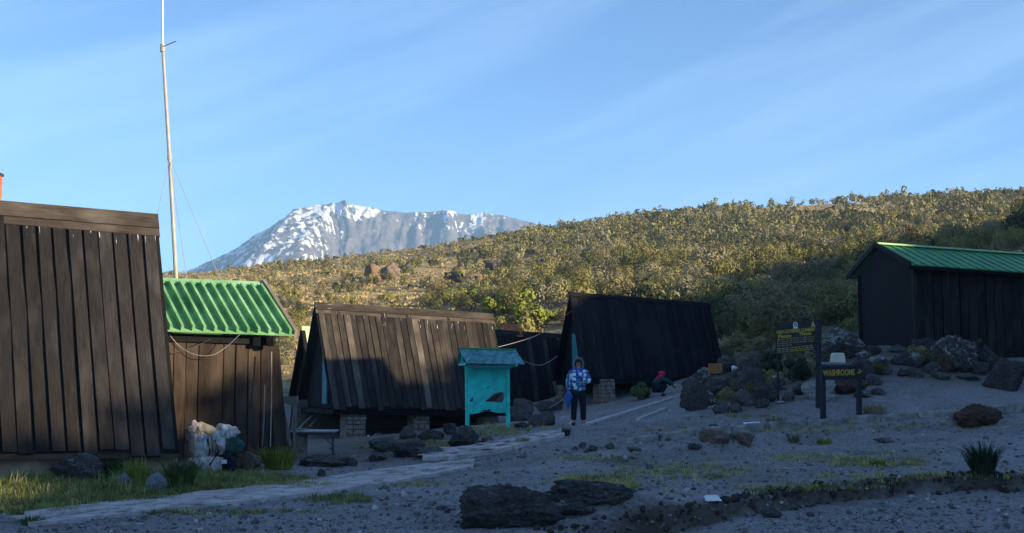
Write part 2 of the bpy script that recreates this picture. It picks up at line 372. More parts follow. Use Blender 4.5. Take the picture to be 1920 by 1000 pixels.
dirt_and_shade = np.exp(-((dl+.04)/.12)**2)*1.0*sstep(.6, 1.6, gx)*(gy < 25)+.55*np.exp(-((gx-1.0)/.8)**2-((gy-15.6)/.5)**2)  # earth on step and mound, plus the step's shadow line painted as colour
dirt_and_shade = np.clip(dirt_and_shade+.85*patch(1400, 700, 120, 75)*(gy > 24)*(gy < 50)+.7*patch(1770, 680, 130, 45)*(gy > 24)*(gy < 40)+.6*patch(1590, 690, 60, 50)*(gy > 25)*(gy < 45)+.7*patch(720, 830, 200, 40)*(gy > 20)*(gy < 40), 0, 1)
dryA = np.clip(patch(1560, 393, 240, 18)*1.0+patch(430, 522, 130, 12)+.8*patch(760, 505, 200, 20)+.7*patch(700, 560, 160, 18)+.6*patch(1100, 490, 80, 12), 0, 1)*hillm
scr = np.clip(patch(1030, 572, 48, 38)+.5*patch(960, 545, 60, 10), 0, 1)*hillm*(gy < 100)
link('ground', bulk('ground', np.stack([gx, gy, gzv], 1), q, 4, M_GROUND, {'hill': hillm, 'turf': turf, 'dirt_and_shade': dirt_and_shade, 'dry': dryA, 'scree': scr}, True), kind='structure')

# ---------------------------------------------------------------- mountain (far, snow streaked)
MD = 2600.0; MK = MD/1500      # relief worked out at 1500 m, built at full size
prof = [(300,540),(366,509),(430,480),(500,437),(548,400),(556,392),(580,390),(608,384),(622,381),(650,384),(690,388),(720,396),(760,398),(790,396),(820,394),(850,396),(862,401),(885,400),(908,397),(940,402),(975,411),(1024,420),(1080,432),(1200,455),(1400,500)]
mu = np.arange(-520, 150, 1.7); mvv = np.r_[np.arange(0, 250, 1.9), np.arange(250, 620, 12)]
cr = np.array([at(0, p, MD).z for _, p in prof])/MK
U, V_ = np.meshgrid(mu, mvv); C_ = np.interp(960+U*F/1500, [p for p, _ in prof], cr)
def ridged(x, y, o, s): 
    t, a, n = 0, .5, 0
    for k in range(o): t = t+a*(1-np.abs(2*vnoise(x, y, s+k*7)-1)); n += a; x, y, a = x*2.1+5, y*2.1+9, a*.52
    return t/n
PXU = 960+U*F/1500
lf = sstep(690, 600, PXU+fbm(U/60, V_/60, 3, 6)*15-V_*.12)          # 1 on the flank that falls to the left
wp = (.5*U+.86*V_)*lf+U*(1-lf); al = (-.86*U+.5*V_)*lf+V_*(1-lf)
env = np.clip(V_/26, 0, 1)
rg = ridged(wp/52, al/260, 4, 3); rg2 = ridged(wp/15, al/60, 4, 17); rg3 = fbm(U/7, V_/7, 4, 23)
Zf = C_-V_*(.30*lf+.62*(1-lf))*np.clip(.55+V_/160, 0, 1.1)+((rg-.62)*(20+16*(1-lf))+(rg2-.6)*(6+3*lf)+rg3*3.0)*(.12+.88*env)
Zf = np.maximum(Zf, -2.5)
Yf = 1500-V_*1.0
back = np.arange(40, 420, 40.0)
Ub, Vb = np.meshgrid(mu, back); Cb = np.interp(960+Ub*F/1500, [p for p, _ in prof], cr)
Zb = Cb*np.clip(1-(Vb/400)**1.2, 0, 1)-2
MX = np.r_[Ub[::-1].ravel(), U.ravel()]; MY = np.r_[(1500+Vb)[::-1].ravel(), Yf.ravel()]; MZ = np.r_[Zb[::-1].ravel(), Zf.ravel()]
MZ = MZ*MK; MY = MY*MK; MX = MX*MK; rows = len(back)+len(mvv); i = np.arange(rows*len(mu)).reshape(rows, len(mu))
q = np.stack([i[:-1, :-1], i[1:, :-1], i[1:, 1:], i[:-1, 1:]], -1).reshape(-1)
px_, py_ = proj(MX, MY, MZ); MX, MY, MZ = MX/MK, MY/MK, MZ/MK
# where snow lies: caps and gully patches on the summit, thin streaks on the windward flank
def mp_(a, b_, rx, ry): return np.exp(-(((px_-a)/rx)**2+((py_-b_)/ry)**2))
sn = 1.0*mp_(662, 398, 26, 11)+.75*mp_(690, 400, 22, 9)+.8*mp_(600, 388, 42, 7)+.85*mp_(835, 408, 13, 16)+.85*mp_(893, 412, 12, 17)+.6*mp_(775, 410, 18, 12)+.7*mp_(945, 408, 10, 8)+.45*mp_(840, 398, 90, 4)+.45*mp_(640, 388, 60, 6)+.55*mp_(865, 425, 22, 14)+.4*mp_(765, 420, 20, 14)
pad = lambda q, fill: np.r_[np.full((len(back), q.shape[1]), fill).ravel(), q.ravel()]
LF = pad(lf, 0.0); WP = pad(wp, 0.0); AL = pad(al, 0.0); G2 = pad(rg2, .5)
nn = fbm(MX/11+MY/30, MY/42-MX/60, 5, 40); n2_ = fbm(MX/4.5+MZ/9, MZ/8, 4, 51)
sl_ = fbm(WP/5.0, AL/40, 5, 77); sl2 = fbm(WP/2.6, AL/16, 4, 87)
n4_ = fbm(MX/2.2+MY/6, MZ/3.2+MY/9, 3, 63)
snow = sn*1.3*(.56+1.1*nn+.5*n2_+.4*sl2)+LF*(.38+sl_*.42+sl2*.55+nn*.55+n2_*.35)+n4_*.45+(1-LF)*(.10+sl_*.35+sl2*.25)*sstep(470, 420, py_)+n2_*.2-.04
m, t, b = newmat('mountain_rock_and_snow', .9); g = G(t); v = g.n('ShaderNodeTexCoord').outputs['Object']
n1 = g.noise(v, .02, 6, .65); n2 = g.noise(v, .07, 6, .75)
rk_ = g.mix(g.ramp(n1, [(.3, 0.0), (.7, 1.0)]), (.075, .068, .078), (.19, .165, .165)); rk_ = g.mix(.6, rk_, g.ramp(n2, [(.3, .6), (.7, 1.4)]), 'MULTIPLY')
sm = g.ramp(g.math('ADD', g.attr('snow'), g.math('MULTIPLY', g.math('SUBTRACT', n2, .5), .5)), [(.38, 0.0), (.50, 1.0)])
g.l(g.mix(sm, rk_, (.78, .80, .84)), b.inputs['Base Color']); g.bump(n2, .8, 8.0, b)
link('mountain', bulk('mountain', np.stack([MX, MY, MZ], 1)*MK, q, 4, m, {'snow': snow}, True), kind='structure')

# ---------------------------------------------------------------- haze (closed box of thin air round everything)
mb = MB(); mb.box((-440, 1405, 197), (1920, 3390, 412))
m = bpy.data.materials.new('haze_air'); m.use_nodes = True; tt = m.node_tree; tt.nodes.remove(tt.nodes['Principled BSDF'])
pv = tt.nodes.new('ShaderNodeVolumePrincipled'); pv.inputs['Color'].default_value = (.36, .63, 1, 1); pv.inputs['Density'].default_value = .00023; pv.inputs['Anisotropy'].default_value = .0
tt.links.new(pv.outputs[0], tt.nodes['Material Output'].inputs['Volume'])
HAZE = mb.obj('haze', m, kind='stuff')

# ---------------------------------------------------------------- huts
def lerp(a, b, t): return a+(b-a)*t
def quadpt(c, u, v): return lerp(lerp(c[0], c[1], u), lerp(c[2], c[3], u), v)     # c: top-left, top-right, bottom-left, bottom-right
def board_face(parent, c, n, mats, gap=.16, th=.035, jit=.024, name='plank', v1j=.022, rs=1, vsub=2):
    """n raised boards on the face c, each a mesh of its own; dark recessed gaps between"""
    r = random.Random(rs); nr = (c[1]-c[0]).cross(c[2]-c[0]).normalized()
    if nr.y > 0 and abs(nr.y) > .2: nr = -nr
    wdt = (c[1]-c[0]).length
    for i in range(n):
        a = (i+gap/2+r.uniform(-.06, .05))/n; b_ = (i+1-gap/2+r.uniform(-.05, .06))/n; v1 = 1+r.uniform(-v1j, v1j)
        off = r.uniform(0, jit); th2 = th+off; vs = []; uv = []
        for k in range(vsub+1):
            vv = v1*k/vsub; w_ = r.uniform(-.06, .06)/n if 0 < k < vsub else 0
            A_, B_ = quadpt(c, a+w_, vv), quadpt(c, b_+w_, vv); tilt = r.uniform(-.004, .004)
            vs += [A_+nr*.002, B_+nr*.002, B_+nr*(th2+tilt), A_+nr*(th2-tilt)]
            hh = vv*(c[2]-c[0]).length; ww = (b_-a)*wdt; uv += [(0, hh), (ww, hh), (ww+.01, hh), (.01, hh)]
        f = [(0,1,2,3), (vsub*4+3, vsub*4+2, vsub*4+1, vsub*4)]
        for k in range(vsub):
            for e in range(4): f.append((k*4+e, (k+1)*4+e, (k+1)*4+(e+1) % 4, k*4+(e+1) % 4))
        o = ORG[parent.name]; mt = mats[i % len(mats)] if isinstance(mats, list) else mats(i, r)
        link(name, mesh(name, [p-o for p in vs], f, mt, uv), parent)
def slab(parent, name, c, th, mat, out=0.0):
    nr = (c[1]-c[0]).cross(c[2]-c[0]).normalized()
    if nr.y > 0: nr = -nr
    m_ = MB(); a = [c[0]+nr*out, c[1]+nr*out, c[3]+nr*out, c[2]+nr*out]; m_.hexa([p-nr*th for p in a], a); return m_.obj(name, mat, parent)
def pier(parent, p, w, d, top, bot, ang, rs, mat=None):
    r = random.Random(rs); ax = (Vector((math.cos(ang), math.sin(ang), 0)), Vector((-math.sin(ang), math.cos(ang), 0)), Vector((0, 0, 1)))
    m_ = MB(); h = top-bot; m_.box((p.x, p.y, (top+bot)/2), (w*.93, d*.93, h), ax); pr = m_.obj('pier', M_MORTAR, parent)
    z = bot
    while z < top-.03:
        ch = min(r.uniform(.10, .17), top-z); 
        for side in range(2):
            x = -w/2; lim = w/2 if side == 0 else d/2; x = -lim
            while x < lim-.02:
                sw = min(r.uniform(.13, .26), lim-x)
                if lim-x-sw < .06: sw = lim-x
                q = MB(); e = .012; dep = .09+r.uniform(-.02, .02); cx_, cy_ = (x+sw/2, -d/2+dep/2-.03) if side == 0 else (-w/2+dep/2-.03, x+sw/2)
                sz = (sw-2*e, dep, ch-2*e) if side == 0 else (dep, sw-2*e, ch-2*e)
                q.box(p*1+ax[0]*cx_+ax[1]*cy_+Vector((0, 0, z+ch/2-p.z)), sz, ax)
                for k in range(8): q.v[k] += Vector((r.uniform(-.016, .016), r.uniform(-.016, .016), r.uniform(-.012, .012)))
                q.obj('stone', mat or M_STONE, pr); x += sw
        z += ch
    return pr
def aframe(name, label, R0, R1, B0, B1, n, mats, ridge=.075, ridge_mat=W_RIDGE, gable=True, floor=True, rs=1, gap=.16, th=.035, group=None, back=1.0):
    c = [R0, R1, B0, B1]; mid = (B0+B1)/2
    t = thing(name, label, 'hut', (mid.x, mid.y, min(B0.z, B1.z)-.5), group)
    K0 = Vector((R0.x+back*(R0.x-B0.x), R0.y+back*(R0.y-B0.y), B0.z)); K1 = Vector((R1.x+back*(R1.x-B1.x), R1.y+back*(R1.y-B1.y), B1.z))
    slab(t, 'front_boarding', c, .05, M_VOID)
    board_face(t, c, n, mats, rs=rs, gap=gap, th=th)
    m_ = MB(); nb = (R1-R0).cross(K0-R0).normalized(); nb = nb if nb.y > 0 else -nb
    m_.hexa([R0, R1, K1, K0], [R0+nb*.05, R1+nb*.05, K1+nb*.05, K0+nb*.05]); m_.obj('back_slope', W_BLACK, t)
    # ridge cap: a wide upper board and a narrow lower one lapped over the board heads
    nf = (R1-R0).cross(B0-R0).normalized(); nf = nf if nf.y < 0 else -nf
    e = (R1-R0).normalized()*.05
    for v0, v1, o in ((-.01, ridge*.62, th+.045), (ridge*.62, ridge, th+.02)):
        a = [quadpt(c, 0, v0)-e, quadpt(c, 1, v0)+e, quadpt(c, 1, v1)+e, quadpt(c, 0, v1)-e]
        m_ = MB(); ln = (R1-R0).length; hh = (v1-v0)*3
        m_.hexa([p+nf*(.005) for p in a], [p+nf*o for p in a], [(0, 0), (0, ln), (hh, ln), (hh, 0)]*2); m_.obj('ridge_board', ridge_mat, t)
    if gable:
        for q0, q1, q2, s in ((R0, B0, K0, 1), (R1, B1, K1, -1)):
            ins = (R1-R0).normalized()*(.22*s); m_ = MB(); tk = (R1-R0).normalized()*(.05*s)
            a = [q0+ins-Vector((0, 0, .12)), lerp(q1, q2, .03)+ins, lerp(q1, q2, .97)+ins]
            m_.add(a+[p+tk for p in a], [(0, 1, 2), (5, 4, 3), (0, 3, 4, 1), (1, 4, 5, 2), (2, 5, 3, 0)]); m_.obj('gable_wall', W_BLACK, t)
            m_ = MB()     # rake boards along the gable edge
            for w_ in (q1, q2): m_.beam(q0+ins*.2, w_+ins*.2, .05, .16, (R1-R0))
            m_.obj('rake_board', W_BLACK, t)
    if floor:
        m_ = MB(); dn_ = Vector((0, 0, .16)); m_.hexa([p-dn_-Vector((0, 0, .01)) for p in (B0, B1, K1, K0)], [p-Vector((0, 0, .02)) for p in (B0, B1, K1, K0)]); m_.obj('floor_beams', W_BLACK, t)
    return t, c, K0, K1

# big left hut
R0, R1, B0, B1 = at(-330, 357, 20.9), at(291, 410, 22.6), at(-330, 852, 18.6), at(331, 850, 20.6)
t, c, K0, K1 = aframe('plank_hut', 'tall dark plank hut on a low foundation, cut off by the left picture edge', R0, R1, B0, B1, 21, [W_DARK, W_DARK, W_DARK], ridge=.09, rs=3, gap=.17, floor=False)
dn_ = Vector((0, 0, 1)); inn = Vector((.2, -.95, 0)).normalized()
m_ = MB(); a = [p-inn*.28 for p in (B0, B1)]; bb = [p+inn*.02 for p in (K0, K1)]
zf = min(gz(B0.x, B0.y), gz(B1.x, B1.y))-.15
m_.hexa([Vector((p.x, p.y, zf)) for p in (a[0], a[1], bb[1], bb[0])], [Vector((p.x, p.y, p.z-.09)) for p in (a[0], a[1], bb[1], bb[0])]); m_.obj('stone_foundation', M_PLASTER, t)
m_ = MB(); m_.beam(B0-inn*.16-dn_*.045, B1-inn*.16-dn_*.045, .3, .085); m_.obj('sill_beam', W_BROWN, t)
m_ = MB(); q = at(-23, 382, 21.9); m_.box((q.x, q.y+.25, q.z-.1), (.2, .2, 1.3)); ch = m_.obj('chimney', M_RUST, t)
m_ = MB(); m_.box((q.x, q.y+.25, q.z+.57), (.24, .24, .05)); m_.obj('chimney_cap', M_IRON, ch)

# green roofed cabin next to it
E1, RR1 = at(552, 628, 24.5), at(491, 533, 26.4)
dirc = Vector((math.cos(R(27)), math.sin(R(27)), 0)); E0 = E1-dirc*2.75; RR0 = RR1-dirc*2.75
E0.z += .05; 
t = thing('roofed_cabin', 'brown plank cabin with a bright green ribbed metal roof beside the big left hut', 'cabin', ((E0.x+E1.x)/2, (E0.y+E1.y)/2+.3, .1))
c = [RR0, RR1, E0, E1]; slab(t, 'roof', c, .03, M_GREEN)
nf = (c[1]-c[0]).cross(c[2]-c[0]).normalized(); nf = nf if nf.y < 0 else -nf
Lr = 2.75; nrb = 13
for k in range(nrb):          # standing ribs of the sheeting
    u = (k+.6)/nrb; p, q = quadpt(c, u, .085), quadpt(c, u, 1.0)
    m_ = MB(); m_.beam(p+nf*.055, q+nf*.055, .05, .115, nf); m_.obj('roof_rib', M_GREEN, t)
m_ = MB(); a = [quadpt(c, 0, -.01), quadpt(c, 1, -.01), quadpt(c, 1, .085), quadpt(c, 0, .085)]; m_.hexa([p+nf*.004 for p in a], [p+nf*.05 for p in a]); m_.obj('ridge_flashing', M_GREEN, t)
back = Vector((RR1-E1)); back.z = -back.z
m_ = MB(); nb = dirc.cross(back).normalized(); nb = nb if nb.z > 0 else -nb
m_.hexa([RR0, RR1, RR1+back, RR0+back], [p+nb*.03 for p in (RR0, RR1, RR1+back, RR0+back)]); m_.obj('back_roof', M_GREEN, t)
for a, b_ in ((RR1, E1), (RR1, RR1+back)):
    m_ = MB(); m_.beam(a+dirc*.03+Vector((0, 0, .03)), b_+dirc*.03+Vector((0, 0, .0)), .07, .17, Vector((0, 0, 1))); m_.obj('barge_board', W_GREY, t)
m_ = MB(); inb = (RR1-E1); inb.z = 0; inb.normalize()
m_.beam(E0+inb*.28-dn_*.12, E1+inb*.28-dn_*.12-dirc*.32, .09, .16); m_.obj('wall_plate', W_BLACK, t)
WT0, WT1 = E0+inb*.34-dn_*.06, E1+inb*.34-dirc*.34-dn_*.1
WB0 = Vector((WT0.x, WT0.y-.02, .30)); WB1 = Vector((WT1.x+.03, WT1.y-.04, .28)); wc = [WT0, WT1, WB0, WB1]
slab(t, 'wall_backing', wc, .05, M_VOID); board_face(t, wc, 10, [W_BROWN, W_BROWN, W_BROWN], rs=9, gap=.1, th=.03, jit=.02)
sd = inb*2.9
m_ = MB(); a = [WT1, WT1+sd, WB1+sd+dirc*.02, WB1]; m_.hexa([p-dirc*.04 for p in a], [p+dirc*.0 for p in a]); m_.obj('side_wall', W_BROWN, t)
m_ = MB(); pk = RR1-dirc*.34-dn_*.05; a = [WT1, WT1+sd, pk]; m_.add(a+[p-dirc*.04 for p in a], [(0, 1, 2), (5, 4, 3), (0, 3, 4, 1), (1, 4, 5, 2), (2, 5, 3, 0)]); m_.obj('gable_wall', W_MID, t)
for u in (0, .5, 1):          # leaning side boards at the corner
    p = WT1+inb*(.1+u*.5)+dirc*.04; q = WB1+inb*(-.02+u*.5)+dirc*(.20+.04*u); m_ = MB(); m_.beam(p-dn_*.1, q, .05, .26, dirc); m_.obj('corner_board', W_BROWN, t)
m_ = MB(); wb2 = [WB0+inb*.0, WB1, WB1+sd, WB0+sd]; m_.hexa([Vector((p.x, p.y, -.2)) for p in wb2], [p-dn_*.01 for p in wb2]); m_.obj('stone_footing', M_MORTAR, t)
for x0, y0, x1, y1 in ((496, 722, 492, 836), (509, 660, 507, 838)):
    p, q = at(x0, y0, 24.30), at(x1, y1, 24.15); m_ = MB(); m_.tube([p, lerp(p, q, .5)+Vector((.01, 0, 0)), q], .011, 6); m_.obj('wall_pipe', W_GREY, t)
for px in (482, 507):
    p = at(px, 640, 24.35); m_ = MB(); m_.box((p.x, p.y, p.z), (.13, .12, .2)); m_.obj('rafter_end', W_BLACK, t)

# second hut (pale streaked boards, on piers)
def mix2(i, r):
    return W_PALE if i in (0, 4, 15) else (W_RIDGE if i in (2, 8, 18, 19, 24) else W_MID)
R0, R1, B0, B1 = at(592, 571, 37.8), at(921, 592, 40.5), at(624, 766, 36.2), at(952, 770, 39.0)
t, c, K0, K1 = aframe('plank_hut', 'weathered brown plank hut raised on stone piers behind the turquoise notice board', R0, R1, B0, B1, 29, mix2, ridge=.095, rs=5, gap=.12, th=.03)
ang = math.atan2((B1-B0).y, (B1-B0).x)
for px, pt, pb, D, w, rs in ((662, 769, 826, 36.9, .58, 1), (785, 772, 810, 38.0, .50, 2), (915, 775, 806, 39.2, .5, 3), (600, 776, 812, 39.6, .3, 4), (634, 778, 806, 40.2, .24, 5), (742, 778, 800, 41.3, .3, 6)):
    p = at(px, pb, D); g_ = gz(p.x, p.y); pier(t, Vector((p.x, p.y, g_)), w, w*.9, at(px, pt, D).z, min(p.z, g_)-.08, ang, rs)
m_ = MB(); m_.beam(Vector((K0.x, K0.y-.3, .55)), Vector((K1.x, K1.y-.3, .55)), .3, 1.3); m_.obj('added_dark_wall', M_MORTAR, t)  # dark wall added so the space below the floor reads black
dg = (K0-B0).normalized(); gx_ = (R1-R0).normalized()*.15
m_ = MB(); p = lerp(B0, K0, .30)+gx_; q = lerp(B0, K0, .42)+gx_
m_.hexa([p+dn_*.12, q+dn_*.12, q+dn_*.12+gx_*.3, p+dn_*.12+gx_*.3], [p+dn_*1.75, q+dn_*1.75, q+dn_*1.75+gx_*.3, p+dn_*1.75+gx_*.3]); m_.obj('door', M_TURQ_D, t)
m_ = MB(); p, q = at(560, 804, 37.2), at(590, 776, 38.5); m_.tube([p, q], .03, 6); m_.tube([p+Vector((.25, .5, .05)), q+Vector((.2, .4, .05))], .03, 6); m_.obj('stair_rail', W_GREY, t)

# third hut (almost black)
R0, R1, B0, B1 = at(1070, 551, 43.9), at(1328, 571, 46.2), at(1092, 711, 42.2), at(1360, 708, 44.5)
t, c, K0, K1 = aframe('plank_hut', 'black plank hut with a turquoise door in its gable, behind the standing person', R0, R1, B0, B1, 24, [W_BLACK], ridge=.06, ridge_mat=W_BLACK, rs=8, gap=.1, th=.02, back=1.7)
ang = math.atan2((B1-B0).y, (B1-B0).x)
for px, pt, pb, D, w, rs in ((1133, 711, 757, 42.8, .56, 11), (1238, 711, 745, 44.2, .5, 12), (1345, 709, 738, 45.0, .5, 13), (1060, 722, 748, 45.5, .45, 14)):
    p = at(px, pb, D); g_ = gz(p.x, p.y); pier(t, Vector((p.x, p.y, g_)), w, w*.9, at(px, pt, D).z-.0, min(p.z, g_)-.08, ang, rs, M_STONE)
m_ = MB(); m_.beam(Vector((K0.x, K0.y-.3, 1.2)), Vector((K1.x, K1.y-.3, 1.3)), .3, 1.2); m_.obj('added_dark_wall', M_MORTAR, t)  # another added wall, closing off the light beneath this hut
gx_ = (R1-R0).normalized(); p = lerp(B0, K0, .27)+gx_*.16; q = lerp(B0, K0, .47)+gx_*.16
m_ = MB(); m_.hexa([p+dn_*.1, q+dn_*.1, q+dn_*.1+gx_*.04, p+dn_*.1+gx_*.04], [p+dn_*1.62, q+dn_*1.62, q+dn_*1.62+gx_*.04, p+dn_*1.62+gx_*.04]); m_.obj('door', M_TURQ_D, t)
m_ = MB(); p2 = lerp(B0, K0, .30)+gx_*.14+dn_*1.80; m_.tube([p2-dn_*.08, p2, p2+dn_*.1], [.06, .05, .01], 8); m_.obj('gable_lamp', M_WHITE, t)

# hut between them, with a rusty chimney hood
R0, R1, B0, B1 = at(880, 618, 46.2), at(1052, 629, 48.0), at(892, 752, 44.8), at(1074, 752, 46.6)
t, c, K0, K1 = aframe('plank_hut', 'dark plank hut with a rusty red chimney hood, in the gap behind the notice board', R0, R1, B0, B1, 17, [W_BLACK, W_MID, W_BLACK], ridge=.08, ridge_mat=W_MID, rs=12, gap=.12, th=.025)
p = at(958, 627, 47.2); m_ = MB(); ax = (Vector((.95, .3, 0)), Vector((-.3, .95, 0)), dn_)
w1, w2 = .40, .27
lo = [p+ax[0]*sx*w1+ax[1]*sy*.3-dn_*.1 for sx, sy in ((-1, -1), (1, -1), (1, 1), (-1, 1))]; hi = [p+ax[0]*sx*w2+ax[1]*sy*.05+dn_*.38 for sx, sy in ((-1, -1), (1, -1), (1, 1), (-1, 1))]
m_.hexa(lo, hi); m_.obj('chimney_hood', M_RUST, t)
for px in (930, 1060):
    p = at(px, 756, 46); g_ = gz(p.x, p.y); pier(t, Vector((p.x, p.y, g_)), .5, .45, 1.1, g_-.1, .3, px)
# hut further left, green roof sheet
R0, R1, B0, B1 = at(566, 615, 44.8), at(700, 622, 47.5), at(587, 752, 43.4), at(730, 752, 46)
t, c, K0, K1 = aframe('plank_hut', 'dark hut with a pale green roof sheet behind the gap right of the cabin', R0, R1, B0, B1, 9, [M_GREEN_L], ridge=.04, ridge_mat=M_GREEN_L, rs=15, gap=.2, th=.02)
p = at(550, 758, 45.5); g_ = gz(p.x, p.y); pier(t, Vector((p.x, p.y, g_)), .5, .5, 1.05, g_-.1, .4, 77)

# shed on the right with green roof
RA = at(1643, 459, 35.0); b10 = R(10.6); dx = Vector((math.cos(b10), math.sin(b10), -.045)); dy = Vector((-math.sin(b10), math.cos(b10), 0))
EA = at(1709, 496, 32.5); EB = at(1589, 521, 37.4); Ls = 9.0
t = thing('shed', 'long dark plank shed with a dark green metal roof among the boulders on the right', 'shed', (12, 35, 2.2))
c = [RA, RA+dx*Ls, EA, EA+dx*Ls]; slab(t, 'roof', c, .03, M_GREEN_D)
nf = (c[1]-c[0]).cross(c[2]-c[0]).normalized(); nf = nf if nf.z > 0 else -nf
for k in range(30):
    u = (k+.5)/30; m_ = MB(); m_.beam(quadpt(c, u, .03)+nf*.012, quadpt(c, u, 1.01)+nf*.012, .05, .024, nf); m_.obj('roof_rib', M_GREEN_D, t)
m_ = MB(); m_.beam(RA+dn_*.03-dx*.02, RA+dx*(Ls+.02)+dn_*.03, .26, .05); m_.obj('ridge_cap', M_GREEN_L, t)
m_ = MB(); a = [RA, RA+dx*Ls, EB+dx*Ls, EB]; m_.hexa([p-dn_*.03 for p in a], [p for p in a]); m_.obj('back_roof', M_GREEN_D, t)
c0 = at(1714, 500, 32.98); c1 = at(1615, 515, 36.0)          # wall corners under the roof
gb = 2.35
dxh = Vector((dx.x, dx.y, 0)); Lw = Ls-.3
wc = [c0+dn_*.0, c0+dxh*Lw-dn_*.36, Vector((c0.x, c0.y, gb)), Vector((c0.x, c0.y, gb))+dxh*Lw]
slab(t, 'wall_backing', wc, .05, M_VOID); board_face(t, wc, 34, [W_SHED, W_SHED, W_SHED], rs=21, gap=.1, th=.03)
gt = [c1, c0, Vector((c1.x, c1.y, gb)), Vector((c0.x, c0.y, gb))]
slab(t, 'gable_backing', gt, .05, M_VOID); board_face(t, gt, 13, [W_BLACK], rs=22, gap=.1, th=.028)
m_ = MB(); pk = RA-dn_*.05+dx*.06; a = [c0, c1, pk]; gn = (dy.cross(dn_)); gn = gn if gn.x < 0 else -gn
m_.add([p-gn*.03 for p in a]+[p+gn*.0 for p in a], [(0, 1, 2), (5, 4, 3), (0, 3, 4, 1), (1, 4, 5, 2), (2, 5, 3, 0)]); m_.obj('gable_peak', W_BLACK, t)
m_ = MB(); far = c1+dxh*Lw; m_.hexa([Vector((c1.x, c1.y, gb)), Vector((far.x, far.y, gb)), Vector((far.x-.1, far.y+.06, gb)), Vector((c1.x-.1, c1.y+.06, gb))], [c1, far-dn_*.36, far+Vector((-.1, .06, -.36)), c1+Vector((-.1, .06, 0))]); m_.obj('back_wall', W_BLACK, t)
for q1 in (EA, EB):
    m_ = MB(); m_.beam(RA-dx*.03, q1-dx*.03, .05, .13, dn_); m_.obj('barge_board', W_SHED, t)
m_ = MB(); m_.beam(EA+dn_*-.06+dy*.08, EA+dx*Ls-dn_*.06+dy*.08, .06, .1); m_.obj('fascia_board', W_BLACK, t)
m_ = MB(); m_.box(Vector((c0.x, c0.y, (c0.z-.05+gb)/2))+gn*.03-dy*.035, (.11, .11, c0.z-.05-gb), (dxh, dy, dn_)); m_.obj('corner_post', W_SHED, t)

# hut outside the frame on the right whose shadow falls on the pier hut
t_ = 23.0; hit_ = at(708, 660, 36.9); ap = hit_+SUNV*t_
HB = Vector((ap.x, ap.y, gz(ap.x, ap.y)))
dr = Vector((.80, .60, 0)).normalized(); hwid = Vector((dr.y, -dr.x, 0))
R0 = ap-dr*.95; R1 = ap+dr*.95
R0.z = R1.z = ap.z; B0 = R0+hwid*1.0-dr*.15; B1 = R1+hwid*1.0+dr*.75; B0.z = B1.z = HB.z+.4
OFFHUT = (R0, R1, B0, B1)
t, c, K0, K1 = aframe('plank_hut', 'small dark plank hut standing on the slope just outside the right edge of the view', R0, R1, B0, B1, 9, [W_DARK], rs=31)
for q in (B0, B1, K0, K1):
    g_ = gz(q.x, q.y); pier(t, Vector((lerp(q, ap, .12).x, lerp(q, ap, .12).y, g_)), .5, .5, HB.z+.3, g_-.2, .6, int(q.x*100))

# ---------------------------------------------------------------- antenna mast
p0 = at(331, 545, 28.5); p0.z = gz(p0.x, p0.y)-.1
pts = [p0, at(330, 520, 28.5), at(318, 300, 28.45), at(305, 88, 28.4)]
t = thing('antenna_mast', 'tall thin pale antenna mast with guy wires behind the green roofed cabin', 'antenna', p0)
m_ = MB(); m_.tube(pts, [.05, .048, .043, .036], 10); m_.obj('mast_pole', M_POLE, t)
m_ = MB(); m_.tube([pts[3]-dn_*.02, at(304, -60, 28.4)], .024, 8); m_.obj('whip', M_WHITE, t)
m_ = MB(); m_.tube([pts[3]-dn_*.12, pts[3]+dn_*.06], .058, 10); m_.obj('clamp', M_POLE, t)
m_ = MB(); m_.tube([pts[3], at(331, 77, 28.2)], .012, 6); m_.obj('cross_arm', M_POLE, t)
for q in ((290, 420, 26.0), (352, 525, 27.4), (412, 515, 29.5)):
    e_ = at(*q); s_ = pts[2]+dn_*.04; dd = (e_-s_); k = (s_.z-gz(e_.x, e_.y))/max(.1, -dd.z); e2 = s_+dd*min(k, 1.9); e2.z = max(e2.z, gz(e2.x, e2.y)); m_ = MB(); m_.tube([s_, lerp(s_, e2, .5)-dn_*.08, e2], .0075, 5); m_.obj('guy_wire', M_WIRE, t)
m_ = MB(); m_.tube([pts[2], pts[2]+dn_*.1], .056, 10); m_.obj('guy_collar', M_POLE, t)

# ---------------------------------------------------------------- cables
def cable(pl, label, r=.012, mat=M_CABLE, n=14):
    P_ = [Vector(p) for p in pl]; out = []
    for i in range(len(P_)-1):
        p_, a, b_, q_ = P_[max(i-1, 0)], P_[i], P_[i+1], P_[min(i+2, len(P_)-1)]
        for k in range(n):
            s = k/n; out.append(.5*((2*a)+(b_-p_)*s+(2*p_-5*a+4*b_-q_)*s*s+(3*a-p_-3*b_+q_)*s**3))
    out.append(P_[-1]); m_ = MB(); m_.tube(out, r, 5); return root_mesh('cable', m_, mat, label, 'cable', smooth=True)
cable([at(312, 620, 23.6), at(335, 648, 23.7), at(365, 665, 23.75), at(398, 666, 23.8), at(425, 650, 23.9), at(450, 627, 23.9)], 'thin grey cable drooping below the eave of the green roofed cabin', .007)
cable([at(320, 663, 23.4), at(360, 652, 23.75), at(394, 636, 23.85)], 'short black cable slanting across the boards under the cabin eave', .010, M_IRON)
cable([at(930, 652, 40.0), at(975, 640, 41.2), at(1010, 627, 42.2), at(1048, 600, 43.2), at(1072, 583, 43.8)], 'thin grey cable strung from the pier hut up to the black hut gable', .010)
